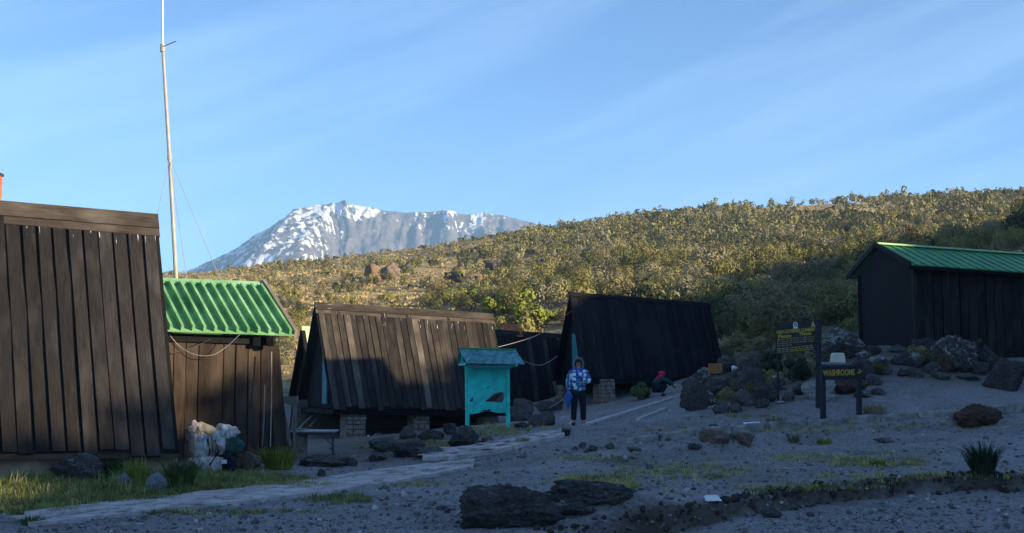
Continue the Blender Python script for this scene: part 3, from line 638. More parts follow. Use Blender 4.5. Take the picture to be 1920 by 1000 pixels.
cable([at(968, 668, 38.5), at(990, 681, 40), at(1012, 685, 41.5), at(1030, 678, 42.8), at(1045, 668, 43.6)], 'pale cable sagging beside the gable of the black hut', .014)
cable([at(1030, 765, 41.5), at(1052, 752, 42.5), at(1064, 742, 43.4)], 'pale handrail rope rising from the boulders to the black hut', .02)

# ---------------------------------------------------------------- notice board
D = 30.0; hp = hit(877, 806); D = hp.y; base = at(914, 800, D); s_ = D/F
t = thing('notice_board', 'turquoise notice board on two legs with a little corrugated roof and peeling paint', 'notice board', base)
aa = R(12); X_ = Vector((math.cos(aa), math.sin(aa), 0)); Y_ = Vector((-math.sin(aa), math.cos(aa), 0)); ax = (X_, Y_, dn_)
def q_(x, z, y=0): return base+X_*x*s_*1.02+Y_*y+dn_*z*s_
lean = -X_*.0
for x0, x1, zt, zb in ((-38.5, -37, 112, -6), (37.5, 38.5, 110, 5)):
    m_ = MB(); m_.beam(q_(x1, zb-14), q_(x0, zt), .085, .085, Y_); m_.obj('leg', M_TURQ, t)
# panel with a ragged lower edge
m_ = MB(); low = [23, 23, 24, 25, 27, 28, 28.5, 28, 26.5, 25.5, 25, 25, 26]; nn_ = len(low)
vs = [q_(-34.5+69*k/(nn_-1), low[k], -.02) for k in range(nn_)]+[q_(-34.5+69*k/(nn_-1), 108, -.02) for k in range(nn_)]
vs += [v+Y_*.05 for v in vs]; fs = []
for k in range(nn_-1):
    fs += [(k, k+1, nn_+k+1, nn_+k), (2*nn_+k+1, 2*nn_+k, 3*nn_+k, 3*nn_+k+1), (k+1, k, 2*nn_+k, 2*nn_+k+1), (nn_+k, nn_+k+1, 3*nn_+k+1, 3*nn_+k)]
fs += [(0, nn_, 3*nn_, 2*nn_), (nn_-1, 3*nn_-1, 4*nn_-1, 2*nn_-1)]
m_.add(vs, fs); pn = m_.obj('panel', M_TURQ, t)
# bare wood where the paint has peeled: thin raised torn sheet
def flat(pl, y, mat, name, par):
    m_ = MB(); a = [q_(x, z, y) for x, z in pl]; b_ = [p+Y_*.006 for p in a]; n = len(a)
    m_.add(a+b_, [tuple(range(n)), tuple(range(2*n-1, n-1, -1))]+[(k, n+k, n+(k+1) % n, (k+1) % n) for k in range(n)]); return m_.obj(name, mat, par)
flat([(-5, 46), (2, 53), (10, 60), (18, 63), (29, 64), (30.5, 58), (30, 50), (27, 45), (18, 44.5), (7, 46)], -.029, W_PALE, 'bare_patch', pn)
flat([(-2, 47), (8, 55), (20, 61), (27, 63), (23, 56), (17, 50), (12, 47)], -.034, W_MID, 'bare_patch', pn)
flat([(-33, 47), (-28, 55), (-27.5, 48), (-31, 46.5)], -.029, W_MID, 'bare_patch', pn)
flat([(-16, 28), (-7, 31), (2, 30.5), (8, 28.5), (2, 28.6), (-6, 28.7)], -.029, W_PALE, 'bare_patch', pn)
m_ = MB(); m_.tube([q_(0, 72, -.03), q_(0, 72, -.05)], .018, 8); m_.tube([q_(3, 31, -.03), q_(3, 31, -.05)], .018, 8); m_.obj('bolt', M_IRON, pn)
m_ = MB(); m_.beam(q_(-38, 110, .0), q_(38, 110, .0), .06, .1); m_.obj('top_rail', M_TURQ, t)
# little gabled roof of corrugated sheet
rl, rr = q_(-53, 144, .02), q_(54, 142, .02); fo = -Y_*.42-dn_*.34; bo = Y_*.42-dn_*.34
def corr(a, b_, o, n=26):
    m_ = MB(); vs = []; fs = []; L_ = n*4
    nr = (b_-a).cross(o).normalized(); nr = nr if nr.z > 0 else -nr
    for k in range(L_+1):
        w_ = nr*.014*math.sin(k*math.pi/2); p = lerp(a, b_, k/L_)+w_
        vs += [p, p+o, p-nr*.006, p+o-nr*.006]
    for k in range(L_):
        i0 = k*4; j = i0+4; fs += [(i0, i0+1, j+1, j), (i0+2, j+2, j+3, i0+3), (i0+1, i0+3, j+3, j+1), (i0, j, j+2, i0+2)]
    fs += [(0, 2, 3, 1), (L_*4, L_*4+1, L_*4+3, L_*4+2)]
    m_.add(vs, fs); return m_
corr(rl, rr, fo+X_*.12).obj('front_roof_sheet', M_TEALROOF, t); corr(rl, rr, bo+X_*.02).obj('back_roof_sheet', M_TEALROOF, t)
m_ = MB(); m_.tube([rl+dn_*.01, rr+dn_*.01], .025, 8); m_.obj('ridge_roll', M_GREEN_D, t)
for e_, sg in ((rl, 1), (rr, -1)):
    m_ = MB(); m_.beam(e_+fo+X_*(.08*sg)-dn_*.02, e_+bo+X_*(.08*sg)-dn_*.02, .04, .06); m_.obj('tie_beam', M_TURQ, t)
    m_ = MB(); m_.beam(e_+X_*(.1*sg)-dn_*.03, e_+X_*(.08*sg)-dn_*.36, .04, .06, X_); m_.obj('king_post', M_TURQ, t)
m_ = MB(); m_.beam(q_(-40, 110, -.34)+dn_*.0, q_(40, 110, -.34), .04, .05); m_.obj('eave_batten', M_TURQ_D, t)

# ---------------------------------------------------------------- lettering
def text(body, mat, parent, name, ctr, xd, zd, wid, hgt, out):
    cu = bpy.data.curves.new('lettering', 'FONT'); cu.body = body; cu.align_x = 'CENTER'; cu.align_y = 'CENTER'; cu.extrude = .006; cu.offset = .012
    to = bpy.data.objects.new('lettering', cu); COL.objects.link(to); dg_ = bpy.context.evaluated_depsgraph_get()
    me = bpy.data.meshes.new_from_object(to.evaluated_get(dg_)); bpy.data.objects.remove(to); bpy.data.curves.remove(cu)
    n = len(me.vertices); co = np.empty(n*3); me.vertices.foreach_get('co', co); co = co.reshape(-1, 3)
    lo, hi = co.min(0), co.max(0); sz = hi-lo; co = (co-(lo+hi)/2)/np.array([sz[0], sz[1], 1])*np.array([wid, hgt, 1])
    xd, zd, nd = [np.array(v) for v in (xd, zd, out)]; o = np.array(ctr-ORG[parent.name])
    co = o+co[:, :1]*xd+co[:, 1:2]*zd+co[:, 2:]*nd
    me.vertices.foreach_set('co', co.ravel()); me.materials.clear(); me.materials.append(mat); me.update(); return link(name, me, parent)

# climbers sign
g1, g2 = hit(1457, 751), hit(1533, 756); D1, D2 = 29.3, 28.5
A_, B_, C_2, D_ = at(1455, 607, D1), at(1532, 600, D2), at(1455, 664, D1), at(1531, 657, D2)
b0 = at(1500, 752, 29); b0.z = gz(b0.x, b0.y)
t = thing('sign', 'dark signboard about climbers with rows of yellow lettering, on one thick and one thin post', 'sign', b0)
xd = (B_-A_).normalized(); nd = xd.cross(dn_).normalized(); nd = nd if nd.y < 0 else -nd; zd = nd.cross(xd); zd = zd if zd.z > 0 else -zd
m_ = MB(); m_.hexa([A_, B_, D_, C_2], [p+nd*.03 for p in (A_, B_, D_, C_2)]); pn = m_.obj('panel', M_SIGN, t)
pb = at(1534, 756, 28.45); pb.z = gz(pb.x, pb.y)-.2; m_ = MB(); m_.beam(pb, at(1535, 600, 28.42), .095, .09, nd); m_.obj('post', M_POST, t)
pb = at(1459, 752, 29.34); pb.z = gz(pb.x, pb.y)-.2; m_ = MB(); m_.tube([pb, at(1458, 605, 29.34)], .025, 8); m_.obj('post', M_POST, t)
def sg(u, v): return lerp(lerp(A_, B_, u), lerp(C_2, D_, u), v)+nd*.036
Wd = (B_-A_).length; Hh = (A_-C_2).length
text('HIGH EXTREMES CLIMBERS', M_YEL, pn, 'lettering', sg(.51, .30), xd, zd, Wd*.93, Hh*.115, nd)
text('Please', M_YEL, pn, 'lettering', sg(.24, .44), xd, zd, Wd*.32, Hh*.115, nd); text('Please', M_YEL, pn, 'lettering', sg(.75, .42), xd, zd, Wd*.27, Hh*.11, nd)
r = random.Random(5)
m_ = MB(); m2 = MB()
for row, v in enumerate((.545, .615, .685, .755, .845, .905, .962)):      # small rows: too fine in the photograph to read, strokes only
    u = .05; end = (.97, .97, .95, .42, .93, .97, .96)[row]
    while u < end:
        wl = r.uniform(.04, .11); wl = min(wl, end-u)
        tgt = m2 if row >= 5 and .3 < u < .8 else m_
        n = max(1, int(wl/.014))
        for k in range(n):
            uu = u+wl*(k+.5)/n; hh = r.choice((.022, .03, .036)); tgt.box(sg(uu, v-hh*.2), (Wd*wl/n*.62, .004, Hh*hh), (xd, nd, zd))
        u += wl+.02
m_.obj('small_print', M_YELP, pn, kind='stuff'); m2.obj('small_print', M_YEL, pn, kind='stuff')
ctr = sg(.50, .10); ring = [ctr+(xd*math.cos(a)+zd*math.sin(a))*.055 for a in np.linspace(0, 2*math.pi, 15)]
m_ = MB(); m_.tube(ring, .012, 6, cap=False); m_.box(ctr-zd*.075, (.13, .006, .028), (xd, nd, zd)); m_.tube([ctr-nd*.002, ctr+nd*.004], .02, 8); m_.obj('emblem', M_WHITE, pn)
for u, v, mt, sc in ((.93, .13, M_YELP, 1.0), (.06, .14, M_POST, .9)):
    p = sg(u, v); m_ = MB(); a = [p+zd*.085*sc, p-xd*.06*sc-zd*.065*sc, p+xd*.06*sc-zd*.065*sc]; m_.add(a+[q+nd*.006 for q in a], [(0, 1, 2), (5, 4, 3), (0, 3, 4, 1), (1, 4, 5, 2), (2, 5, 3, 0)]); m_.obj('triangle_mark', mt, pn)

# washrooms sign
h1_, h2_ = hit(1544, 790), hit(1612, 781); D1, D2 = h1_.y, h1_.y+.25
t = thing('sign', 'small dark WASHROOMS sign with yellow letters and an arrow, on two short posts', 'sign', h1_)
A_, B_, C_2, D_ = at(1540, 688, D1), at(1615, 686, D2), at(1540, 713, D1), at(1615, 711, D2)
xd = (B_-A_).normalized(); nd = xd.cross(dn_).normalized(); nd = nd if nd.y < 0 else -nd; zd = dn_*1
m_ = MB(); m_.hexa([A_, B_, D_, C_2], [p+nd*.035 for p in (A_, B_, D_, C_2)]); pn = m_.obj('panel', M_SIGN, t)
for px, pt, D_2, pbz in ((1543.5, 686, D1, 796), (1611, 684, D2, 786)):
    p = at(px, pbz, D_2+.06); m_ = MB(); m_.beam(p, at(px-1, pt, D_2+.06), .1, .085, nd); m_.obj('post', M_POST, t)
text('WASHROOMS', M_YEL, pn, 'lettering', at(1573.5, 698.8, (D1+D2)/2-.01)+nd*.04-xd*.03, xd, zd, (B_-A_).length*.78, .135, nd)
text('\u2192' if False else '->', M_YEL, pn, 'arrow', lerp(at(1540, 698.6, D1), at(1615, 696.6, D2), .925)+nd*.04, xd, zd, .10, .10, nd)

# small orange sign at the black hut
D = 40.0; p = at(1341, 691, D); gd = gz(p.x, p.y)
t = thing('sign', 'little orange board with faded red letters by the right corner of the black hut', 'sign', (p.x, p.y, gd))
s_ = D/F
for k, (zz, hh) in enumerate(((6.2, 5.6), (0, 5.6), (-6.2, 5.6))):
    m_ = MB(); m_.box(p+dn_*zz*s_, (26*s_, .03, hh*s_)); pn = m_.obj('board', M_ORANGE, t)
    m_ = MB(); x = -.17
    while x < .17: m_.box(p+dn_*zz*s_+Vector((x, -.018, 0)), (.024, .004, .045)); x += rnd.choice((.04, .05, .07))
    m_.obj('small_print', M_REDP, pn, kind='stuff')
for x in (-11, 8): m_ = MB(); m_.beam(Vector((p.x+x*s_, p.y+.045, gd-.1)), Vector((p.x+x*s_, p.y+.045, p.z+.22)), .05, .05); m_.obj('post', M_POST, t)

# ---------------------------------------------------------------- rocks
def ico(sub):
    import bmesh
    bm = bmesh.new(); bmesh.ops.create_icosphere(bm, subdivisions=sub, radius=1)
    v = np.array([p.co[:] for p in bm.verts]); f = [tuple(q.index for q in p.verts) for p in bm.faces]; bm.free(); return v, f
ICO = {k: ico(k) for k in (1, 2, 3, 4, 5)}
def n3(v, s): return (fbm(v[:, 0]+v[:, 2]*.7, v[:, 1]-v[:, 2]*.6, 4, s)+fbm(v[:, 2]+v[:, 1]*.5, v[:, 0]-v[:, 1]*.4, 4, s+31))*.5
def rock_co(seed, sub=4, sharp=26, rough=.10, np_=11):
    r = np.random.default_rng(seed); v, f = ICO[sub]; nr = r.normal(size=(np_, 3)); nr /= np.linalg.norm(nr, axis=1)[:, None]
    hgt = r.uniform(.70, 1.0, np_); d = np.maximum(v@nr.T, .02)/hgt
    rad = 1/((d**sharp).sum(1))**(1/sharp); rad = np.minimum(rad, 1.35)
    rad *= 1+rough*1.3*n3(v*2.2, seed % 50)+rough*.9*(.5-np.abs(n3(v*4.5, seed % 37+3)))+rough*.85*n3(v*12, seed % 29+5)
    return v*rad[:, None], f
def rock(px, py, w, h, kind, label, seed, dp=.8, sink=.18, group=None, name='boulder', sub=4, rough=.12):
    p = hit(px, py); s = p.y/F; co, f = rock_co(seed, sub, sharp=8 if w > 150 else 26, rough=rough)
    lo, hi = co.min(0), co.max(0); co = (co-(lo+hi)/2)/(hi-lo)
    H = h*s*(1+sink); co = co*np.array([w*s, w*s*dp, H]); co[:, 2] += H/2-h*s*sink
    # base rounded out a little so that it sits in the soil
    me = mesh(name, co, f, RK[kind], smooth=True); o = link(name, me)
    o.location = (p.x, p.y+w*s*dp*.42, p.z); o.rotation_euler = (0, 0, 0); o['gy'] = 0; del o['gy']
    return tag(o, label, 'rock', group)
ROCKS = [
 (135,908,112,56,'dark','broad dark grey boulder against the pale foundation of the big left hut'),
 (229,918,36,30,'blue','small rounded bluish stone half hidden in the tall grass by the left hut'),
 (291,928,38,42,'blue','squarish pale bluish stone in the grass, with the dark green tuft at its right side'),
 (470,866,78,34,'grey','flat topped grey rock behind the yellow green bush beside the backpack'),
 (458,884,56,36,'brown','rounded brownish rock touching the right side of the backpack heap'),
 (602,876,96,22,'grey','low flat grey rock under the front of the small table'),
 (654,874,34,18,'grey','small light grey stone just right of the table legs'),
 (764,824,34,26,'grey','rounded grey boulder leaning on the second stone pier of the pier hut'),
 (806,828,52,22,'dark','low dark rock right of the second stone pier'),
 (843,816,26,22,'dark','small dark rock directly left of the notice board leg'),
 (868,842,58,42,'dark','big rounded dark boulder just in front of the notice board'),
 (896,840,22,14,'grey','small grey stone at the right foot of the rounded boulder by the notice board'),
 (914,836,24,17,'brown','small brownish stone below the notice board panel'),
 (718,848,58,28,'grey','light grey lump of rock in front of the first stone pier'),
 (768,858,72,30,'dark','dark humped rock in the middle of the low rock row before the pier hut'),
 (706,866,36,16,'grey','small domed grey stone at the left end of the low rock row'),
 (800,860,82,20,'grey','long flat slab of grey rock at the left end of the raised paving'),
 (902,792,28,17,'brown','blocky brown stone seen beneath the notice board panel'),
 (976,790,52,42,'grey','tall grey boulder right beside the right leg of the notice board'),
 (1016,799,52,28,'grey','angular light grey rock left of the standing person, at the front of its heap'),
 (1022,776,40,24,'grey','rounded grey rock behind the angular one, left of the standing person'),
 (1045,770,24,22,'grey','upright squared stone block close to the standing person'),
 (978,806,30,14,'dark','small dark stone at the foot of the tall boulder by the notice board'),
 (1300,852,30,20,'lichen','small crumbly pale rock at the left of the low outcrop before the kerb'),
 (1342,846,58,30,'brown','left half of the brown outcrop below the kerb'),
 (1394,842,52,30,'brown','right half of the brown outcrop below the kerb'),
 (1342,812,26,16,'dark','small rounded dark stone just above the kerb, left of the white slab'),
 (1190,850,30,9,'grey','thin flat stone just below the left end of the kerb'),
 (1306,772,58,66,'dark','large dark round boulder right beside the end of the edged path'),
 (1350,750,56,42,'dark','dark boulder below the little orange sign'),
 (1398,764,48,32,'grey','round grey rock at the front foot of the dark mass left of the climbers sign'),
 (1352,776,34,26,'grey','knobbly grey rock between two dark boulders right of the edged path'),
 (1412,742,60,54,'dark','tall craggy dark boulder left of the climbers sign'),
 (1426,668,56,36,'lichen','pale lichen covered rock showing left of the climbers sign panel'),
 (1584,680,98,66,'lichen','large lichen streaked boulder rising behind the cream tub'),
 (1616,718,58,44,'dark','dark rounded boulder right of the cream tub'),
 (1602,740,76,36,'red','dark reddish rock seen between the posts of the WASHROOMS sign'),
 (1480,754,26,20,'grey','small grey rock at the foot of the thin post of the climbers sign'),
 (1466,758,20,6,'pale','thin pale slab lying at the base of the thin sign post'),
 (1538,752,66,42,'pale','white blocky rock behind the left post of the WASHROOMS sign'),
 (1560,756,34,16,'pale','smaller white chunk at the foot of the white blocky rock'),
 (1772,646,60,38,'lichen','rounded rock with white lichen at the very top of the boulder heap by the shed'),
 (1744,676,62,48,'dark','dark flat topped rock on the left shoulder of the heap by the shed'),
 (1803,706,104,76,'lichen','biggest boulder of the heap in front of the shed, streaked with lichen'),
 (1718,712,36,22,'grey','small grey rock at the left foot of the boulder heap by the shed'),
 (1752,706,32,26,'grey','pale greenish stone at the front foot of the boulder heap by the shed'),
 (1822,716,54,12,'grey','flat slab on the gravel before the biggest boulder by the shed'),
 (1700,690,50,30,'dark','low dark rock between the shed corner and the boulder heap'),
 (1893,735,84,64,'dark','large dark boulder cut by the right edge of the picture'),
 (1873,672,48,52,'lichen','upright pale streaked rock near the right edge, under the end of the shed'),
 (1846,803,94,46,'red','reddish dark boulder sitting on the kerb at the right'),
 (1660,705,36,18,'grey','low grey stone on the gravel below the shed gable'),
 (960,997,206,80,'dark','big black foreground boulder at the bottom centre of the picture'),
 (1112,952,176,44,'dark','low dark rocky mound touching the right side of the foreground boulder'),
 (1084,976,90,30,'dark','low dark stone half buried in front of the rocky mound'),
 (1450,974,42,22,'grey','flat tilted grey stone lying on the earth step at the bottom right'),
 (1780,922,30,20,'dark','dark block of rock on the earth step, left of the spiky shrub'),
 (1878,916,36,24,'dark','dark rock on the earth step, right of the spiky shrub'),
 (1660,832,36,10,'grey','flat pale stone on the gravel below the washrooms sign'),
 (602,894,16,14,'dark','small dark stone standing on the gravel at the path edge below the table'),
 (1322,738,40,30,'dark','dark rock wedged between the round boulder and the one below the orange sign'),
 (1376,728,38,32,'grey','tall grey rock left of the tall craggy boulder by the climbers sign'),
 (1440,756,44,38,'dark','dark rock at the foot of the tall craggy boulder, left of the thin sign post'),
 (1448,706,36,40,'lichen','lichen spotted rock directly behind the thin post of the climbers sign'),
 (1505,742,34,24,'dark','dark low rock between the two posts of the climbers sign'),
 (1382,776,26,18,'grey','small grey rock at the front of the dark mass right of the edged path'),
 (1648,700,52,34,'lichen','lichen grey rock right of the cream tub, below the shed gable'),
 (1770,702,44,38,'red','reddish rock under the left front of the biggest boulder by the shed'),
 (1848,690,40,44,'dark','dark rock filling the gap right of the biggest boulder by the shed'),
 (1690,664,40,18,'grey','low grey rock at the foot of the shed corner'),
 (1640,668,34,22,'dark','dark rock at the foot of the shed gable'),
 (698,528,34,36,'orange','sunlit ochre boulder standing up on the left hillside'),
 (728,524,46,34,'brown','brown boulder just right of the sunlit ochre one on the hillside'),
 (757,512,40,22,'dark','dark boulder at the right end of the hillside trio'),
 (926,508,36,20,'dark','left one of two dark boulders on the upper left hillside'),
 (958,502,38,22,'dark','right one of two dark boulders on the upper left hillside'),
 (1030,504,44,24,'dark','dark boulder high on the hillside, above the black hut'),
 (858,535,54,28,'dark','dark flat boulder on the hillside above the right end of the pier hut'),
 (886,538,38,26,'orange','sunlit ochre boulder touching the dark flat one on the hillside'),
 (1376,476,40,20,'brown','pale brown rock among the bushes in the middle of the hillside'),
 (936,578,20,14,'pale','small pale stone in the fresh green bushes above the pier hut'),
 (700,505,14,9,'pale','tiny pale stone on the skyline slope above the hillside trio'),
]
for k, (px, py, w, h, kd, lb) in enumerate(ROCKS):
    big = w > 90; rock(px, py, w, h, kd, lb, 101+k*7, dp=.75 if h > 20 else .9, sub=5 if w > 70 else (4 if w > 24 else 3), rough=.26 if w > 180 else .24)
for k, (px, py, w, h) in enumerate([(1063,850,14,10),(1092,842,15,12),(1112,848,18,13),(1128,842,14,10),(1144,844,18,13),(1078,846,12,8),(1158,842,12,9),(1100,850,11,8)]):
    rock(px, py, w, h, 'grey' if k % 3 else 'pale', 'small grey stone in the row of loose stones at the left end of the kerb', 801+k, name='stone', sub=3, group='loose stones at the kerb end')

HEAPS = [('dark jumbled rock in the overgrown heap between the edged path and the climbers sign', 'jumbled rocks left of the climbers sign', [(1296,742,30,26),(1330,762,34,26),(1366,752,30,24),(1392,738,36,32),(1430,766,26,18),(1318,716,34,24),(1362,700,34,26),(1400,704,30,30),(1434,700,34,34),(1462,732,28,26),(1346,728,26,22),(1410,722,28,24)]),
 ('dark jumbled rock in the boulder heap under the front wall of the shed', 'jumbled rocks under the shed', [(1726,692,36,30),(1764,654,34,22),(1790,664,36,28),(1828,656,38,26),(1866,648,30,20),(1842,706,34,24),(1770,716,30,16),(1700,708,26,16),(1740,652,30,20),(1870,700,30,30),(1812,640,34,20),(1736,664,30,22),(1900,664,34,26)]),
 ('dark jumbled rock around the cream tub and the white rock', 'jumbled rocks around the cream tub', [(1550,704,34,28),(1640,724,30,20),(1580,656,40,24),(1626,688,34,26),(1540,680,34,30),(1652,742,26,14),(1528,740,24,18),(1620,748,28,14)])]
for hi_, (lb, gr, pl) in enumerate(HEAPS):
    for k, (px, py, w, h) in enumerate(pl): rock(px, py, w*1.15, h*1.1, ('dark', 'lichen', 'dark', 'grey')[(k+hi_) % 4], lb, 1500+hi_*60+k*3, group=gr, sub=4, rough=.2)
# ---------------------------------------------------------------- kerb, paving, edged path
def drape(px, py, up=0.0):
    p = hit(px, py); return p+Vector((0, 0, up))
kp = [(1172,828),(1235,821),(1300,813),(1370,807),(1440,801),(1510,794),(1580,789),(1650,784),(1720,779),(1790,776),(1860,771),(1930,767)]
KB = []
for px, py in kp:
    p = hit(px, py+6); KB.append(Vector((p.x, p.y+.02, p.z)))
kr = thing('kerb', 'low stone kerb crossing the gravel from the loose stones to the right edge of the picture', 'kerb', KB[5])
for k in range(len(KB)-1):
    a, b_ = KB[k], KB[k+1]; n = 1
    for j in range(n):
        p, q = lerp(a, b_, j/n), lerp(a, b_, (j+1)/n); d = (q-p).normalized(); p, q = p+d*.012, q-d*.012; m_ = MB()
        hh = rnd.uniform(.15, .19); v, f = ICO[4]; Lk = (q-p).length/2; sdv = d.cross(dn_).normalized()
        pw = (np.abs(v)**8).sum(1)**(-1/8); cc = v*pw[:, None]; cc = cc*(1+.10*n3(v*3+k*3, k)+.05*n3(v*11+k, k+9))[:, None]*np.array([.085, Lk*1.0, hh/2+.03])
        cc[:, 2] += .03*n3(np.stack([v[:, 1]*4+k*5, v[:, 1]*0, v[:, 1]*0], 1), 4)
        for w_ in cc: m_.v.append((p+q)/2+sdv*w_[0]+d*w_[1]+dn_*(w_[2]+hh/2-.05)); m_.uv.append((w_[1], w_[2]))
        m_.f = f; m_.obj('kerbstone', M_KERB, kr, smooth=True)
up_ = [(45,966),(150,954),(300,937),(450,921),(590,905),(700,886),(800,874),(890,866)]
lo_ = [(52,990),(160,979),(300,962),(450,947),(600,929),(705,913),(800,897),(888,879)]
pv_ = thing('paving', 'narrow pale paved path with dark stones set in it, running along the grass at the lower left', 'path', hit(500, 925))
pv_['kind'] = 'structure'; del pv_['label']; del pv_['category']
def strip(par, name, up, lo, th, mat, sub=6, lift=.05):
    m_ = MB(); A_ = []; B_ = []
    for k in range(len(up)-1):
        for j in range(sub):
            s = j/sub; A_.append(drape(*(np.array(up[k])*(1-s)+np.array(up[k+1])*s))); B_.append(drape(*(np.array(lo[k])*(1-s)+np.array(lo[k+1])*s)))
    A_.append(drape(*up[-1])); B_.append(drape(*lo[-1])); n = len(A_)
    for k in range(n):
        A_[k] += Vector((rnd.uniform(-.03, .03), rnd.uniform(-.07, .07), 0)); B_[k] += Vector((rnd.uniform(-.03, .03), rnd.uniform(-.06, .06), 0))
    sm = lambda Q: [Q[i]*1 if i in (0, n-1) else Vector((Q[i].x, Q[i].y, (Q[i-1].z+Q[i].z*2+Q[i+1].z)/4)) for i in range(n)]
    A_, B_ = sm(A_), sm(B_); vs = []
    for a, b_ in zip(A_, B_): vs += [a+dn_*lift, b_+dn_*lift, a-dn_*th, b_-dn_*th]
    fs = []
    for k in range(n-1):
        i = k*4; j = i+4; fs += [(i, i+1, j+1, j), (i+1, i+3, j+3, j+1), (i+2, i, j, j+2)]
    fs += [(0, 2, 3, 1), (n*4-4, n*4-3, n*4-1, n*4-2)]
    m_.add(vs, fs); return m_.obj(name, mat, par), A_, B_
slabo, PA, PB = strip(pv_, 'concrete_bed', up_, lo_, .12, M_CONC)
def pstones(par, PA, PB, n, lift, seed, srange=(.09, .22)):
    r = random.Random(seed)
    for k in range(n):
        u = (k+r.uniform(.1, .9))/n*(len(PA)-1.01); i = int(u); v = r.uniform(.1, .88)
        p = lerp(lerp(PA[i], PA[i+1], u-i), lerp(PB[i], PB[i+1], u-i), v); dd = (PA[i+1]-PA[i]).normalized(); ww = (PB[i]-PA[i]).normalized()
        sx_, sy_ = r.uniform(*srange)*r.choice((.6, 1, 1.5)), r.uniform(.04, .13); m = r.randint(6, 9); top = []; bt = []
        for j in range(m):
            a = 2*math.pi*j/m; q = p+dd*math.cos(a)*sx_*r.uniform(.75, 1.1)+ww*math.sin(a)*sy_*r.uniform(.75, 1.1); q.z = p.z+lift; bt.append(q); top.append(p*.12+q*.88+dn_*(.014+.12*(lift)*0))
        for q in top: q.z = p.z+lift+r.uniform(.010, .02)
        m_ = MB(); m_.add(bt+top, [tuple(range(m, 2*m))]+[(j, (j+1) % m, m+(j+1) % m, m+j) for j in range(m)]); m_.obj('paving_stone', M_FLAG, par)
pstones(pv_, PA, PB, 64, .052, 3)
up2 = [(792,852),(860,846),(930,836),(990,824),(1052,812)]; lo2 = [(790,866),(870,862),(940,850),(1000,836),(1060,822)]
rs_ = thing('paving', '', '', hit(930, 845)); rs_['kind'] = 'structure'; del rs_['label']; del rs_['category']
_, PA2, PB2 = strip(rs_, 'concrete_bed', up2, lo2, .2, M_CONC, lift=.09)
pstones(rs_, PA2, PB2, 24, .092, 8, (.1, .25))
for q, lb in ((((1098,799),(1160,780),(1236,757)), 'long pale edging board on the left side of the path to the black hut'), (((1240,756),(1262,748),(1286,742)), 'short pale edging board at the far left end of the path to the black hut'), (((1197,789),(1222,779),(1249,769)), 'pale edging board on the right side of the path to the black hut')):
    pts = [drape(*p) for p in q]; m_ = MB()
    for a, b_ in zip(pts[:-1], pts[1:]): m_.beam(a+dn_*.005, b_+dn_*.005, .19 if 'long' in lb else .11, .11)
    root_mesh('edging_board', m_, M_EDGE, lb, 'edging board')

# ---------------------------------------------------------------- foliage
def leaf_cloud(seed, n, rx, rz, leaf, lobes=7, up=.35, flat=1.0):
    """leaf faces on the skins of several sub-clumps -> uneven rounded bush; unit bush, base at z=0"""
    r = np.random.default_rng(seed); c = r.normal(size=(lobes, 3))*np.array([rx*.42, rx*.42, rz*.20]); c[:, 2] = np.abs(c[:, 2])*1.0+rz*r.uniform(.28, .68, lobes)
    rad = r.uniform(.28, .5, lobes)*min(rx, rz); k = r.integers(0, lobes, n); d = r.normal(size=(n, 3)); d[:, 2] += up; d /= np.linalg.norm(d, axis=1)[:, None]
    p = c[k]+d*rad[k][:, None]*r.uniform(.90, 1.04, n)[:, None]; p[:, 2] = np.maximum(p[:, 2], .03)
    nr = d+r.normal(size=(n, 3))*.13; nr /= np.linalg.norm(nr, axis=1)[:, None]
    a = np.cross(nr, r.normal(size=(n, 3))); a /= np.linalg.norm(a, axis=1)[:, None]; b_ = np.cross(nr, a); s = leaf*r.uniform(.6, 1.3, n)[:, None]
    V = np.stack([p-a*s*.6, p+b_*s*.5+nr*s*.1, p+a*s*.8, p-b_*s*.5+nr*s*.1], 1).reshape(-1, 3); return V
def stems(seed, n, rx, rz):
    r = random.Random(seed); m_ = MB()
    for k in range(n):
        a = r.uniform(0, 6.28); e_ = Vector((math.cos(a)*rx*.55*r.random(), math.sin(a)*rx*.55*r.random(), rz*r.uniform(.4, .65))); m_.tube([(0, 0, -.05), e_*.5+Vector((.03, 0, .02)), e_], [.03, .022, .010], 4)
    return m_
# hillside bushes: positions first
def density(n, xr, yr):
    return np.stack([rng.uniform(*xr, n), rng.uniform(*yr, n)], 1)
cand = np.r_[density(9000, (-45, 60), (44, 100)), density(16000, (-90, 110), (100, 200)), density(14000, (-130, 150), (200, 330))]
cz = ground(cand[:, 0], cand[:, 1]); cpx, cpy = proj(cand[:, 0], cand[:, 1], cz)
inview = (cpx > -120) & (cpx < 2040) | (cand[:, 1] < 110) & (cpx < 2600) & (cpx > -500)
dens = .10+.68*sstep(780, 1200, cpx)-.14*sstep(90, 60, cand[:, 1])
dens *= .45+1.0*sstep(-.28, .22, fbm(cand[:, 0]/7, cand[:, 1]/9, 4, 60))
gp = lambda a, b_, rx, ry: np.exp(-(((cpx-a)/rx)**2+((cpy-b_)/ry)**2)**2)
dens *= 1-.97*gp(1555, 393, 230, 15)-.85*gp(430, 520, 110, 10)-.7*gp(760, 508, 160, 18)-.6*gp(690, 565, 140, 22)-.9*gp(1028, 572, 42, 34)+.5*gp(535, 610, 45, 70)-.5*gp(1100, 492, 60, 10)
dens += .5*gp(940, 570, 110, 22)+.35*gp(1500, 580, 180, 60)+.25*gp(600, 500, 200, 8)
keep = inview & (rng.random(len(cand)) < dens) & (cpy < 640+0*cpx)
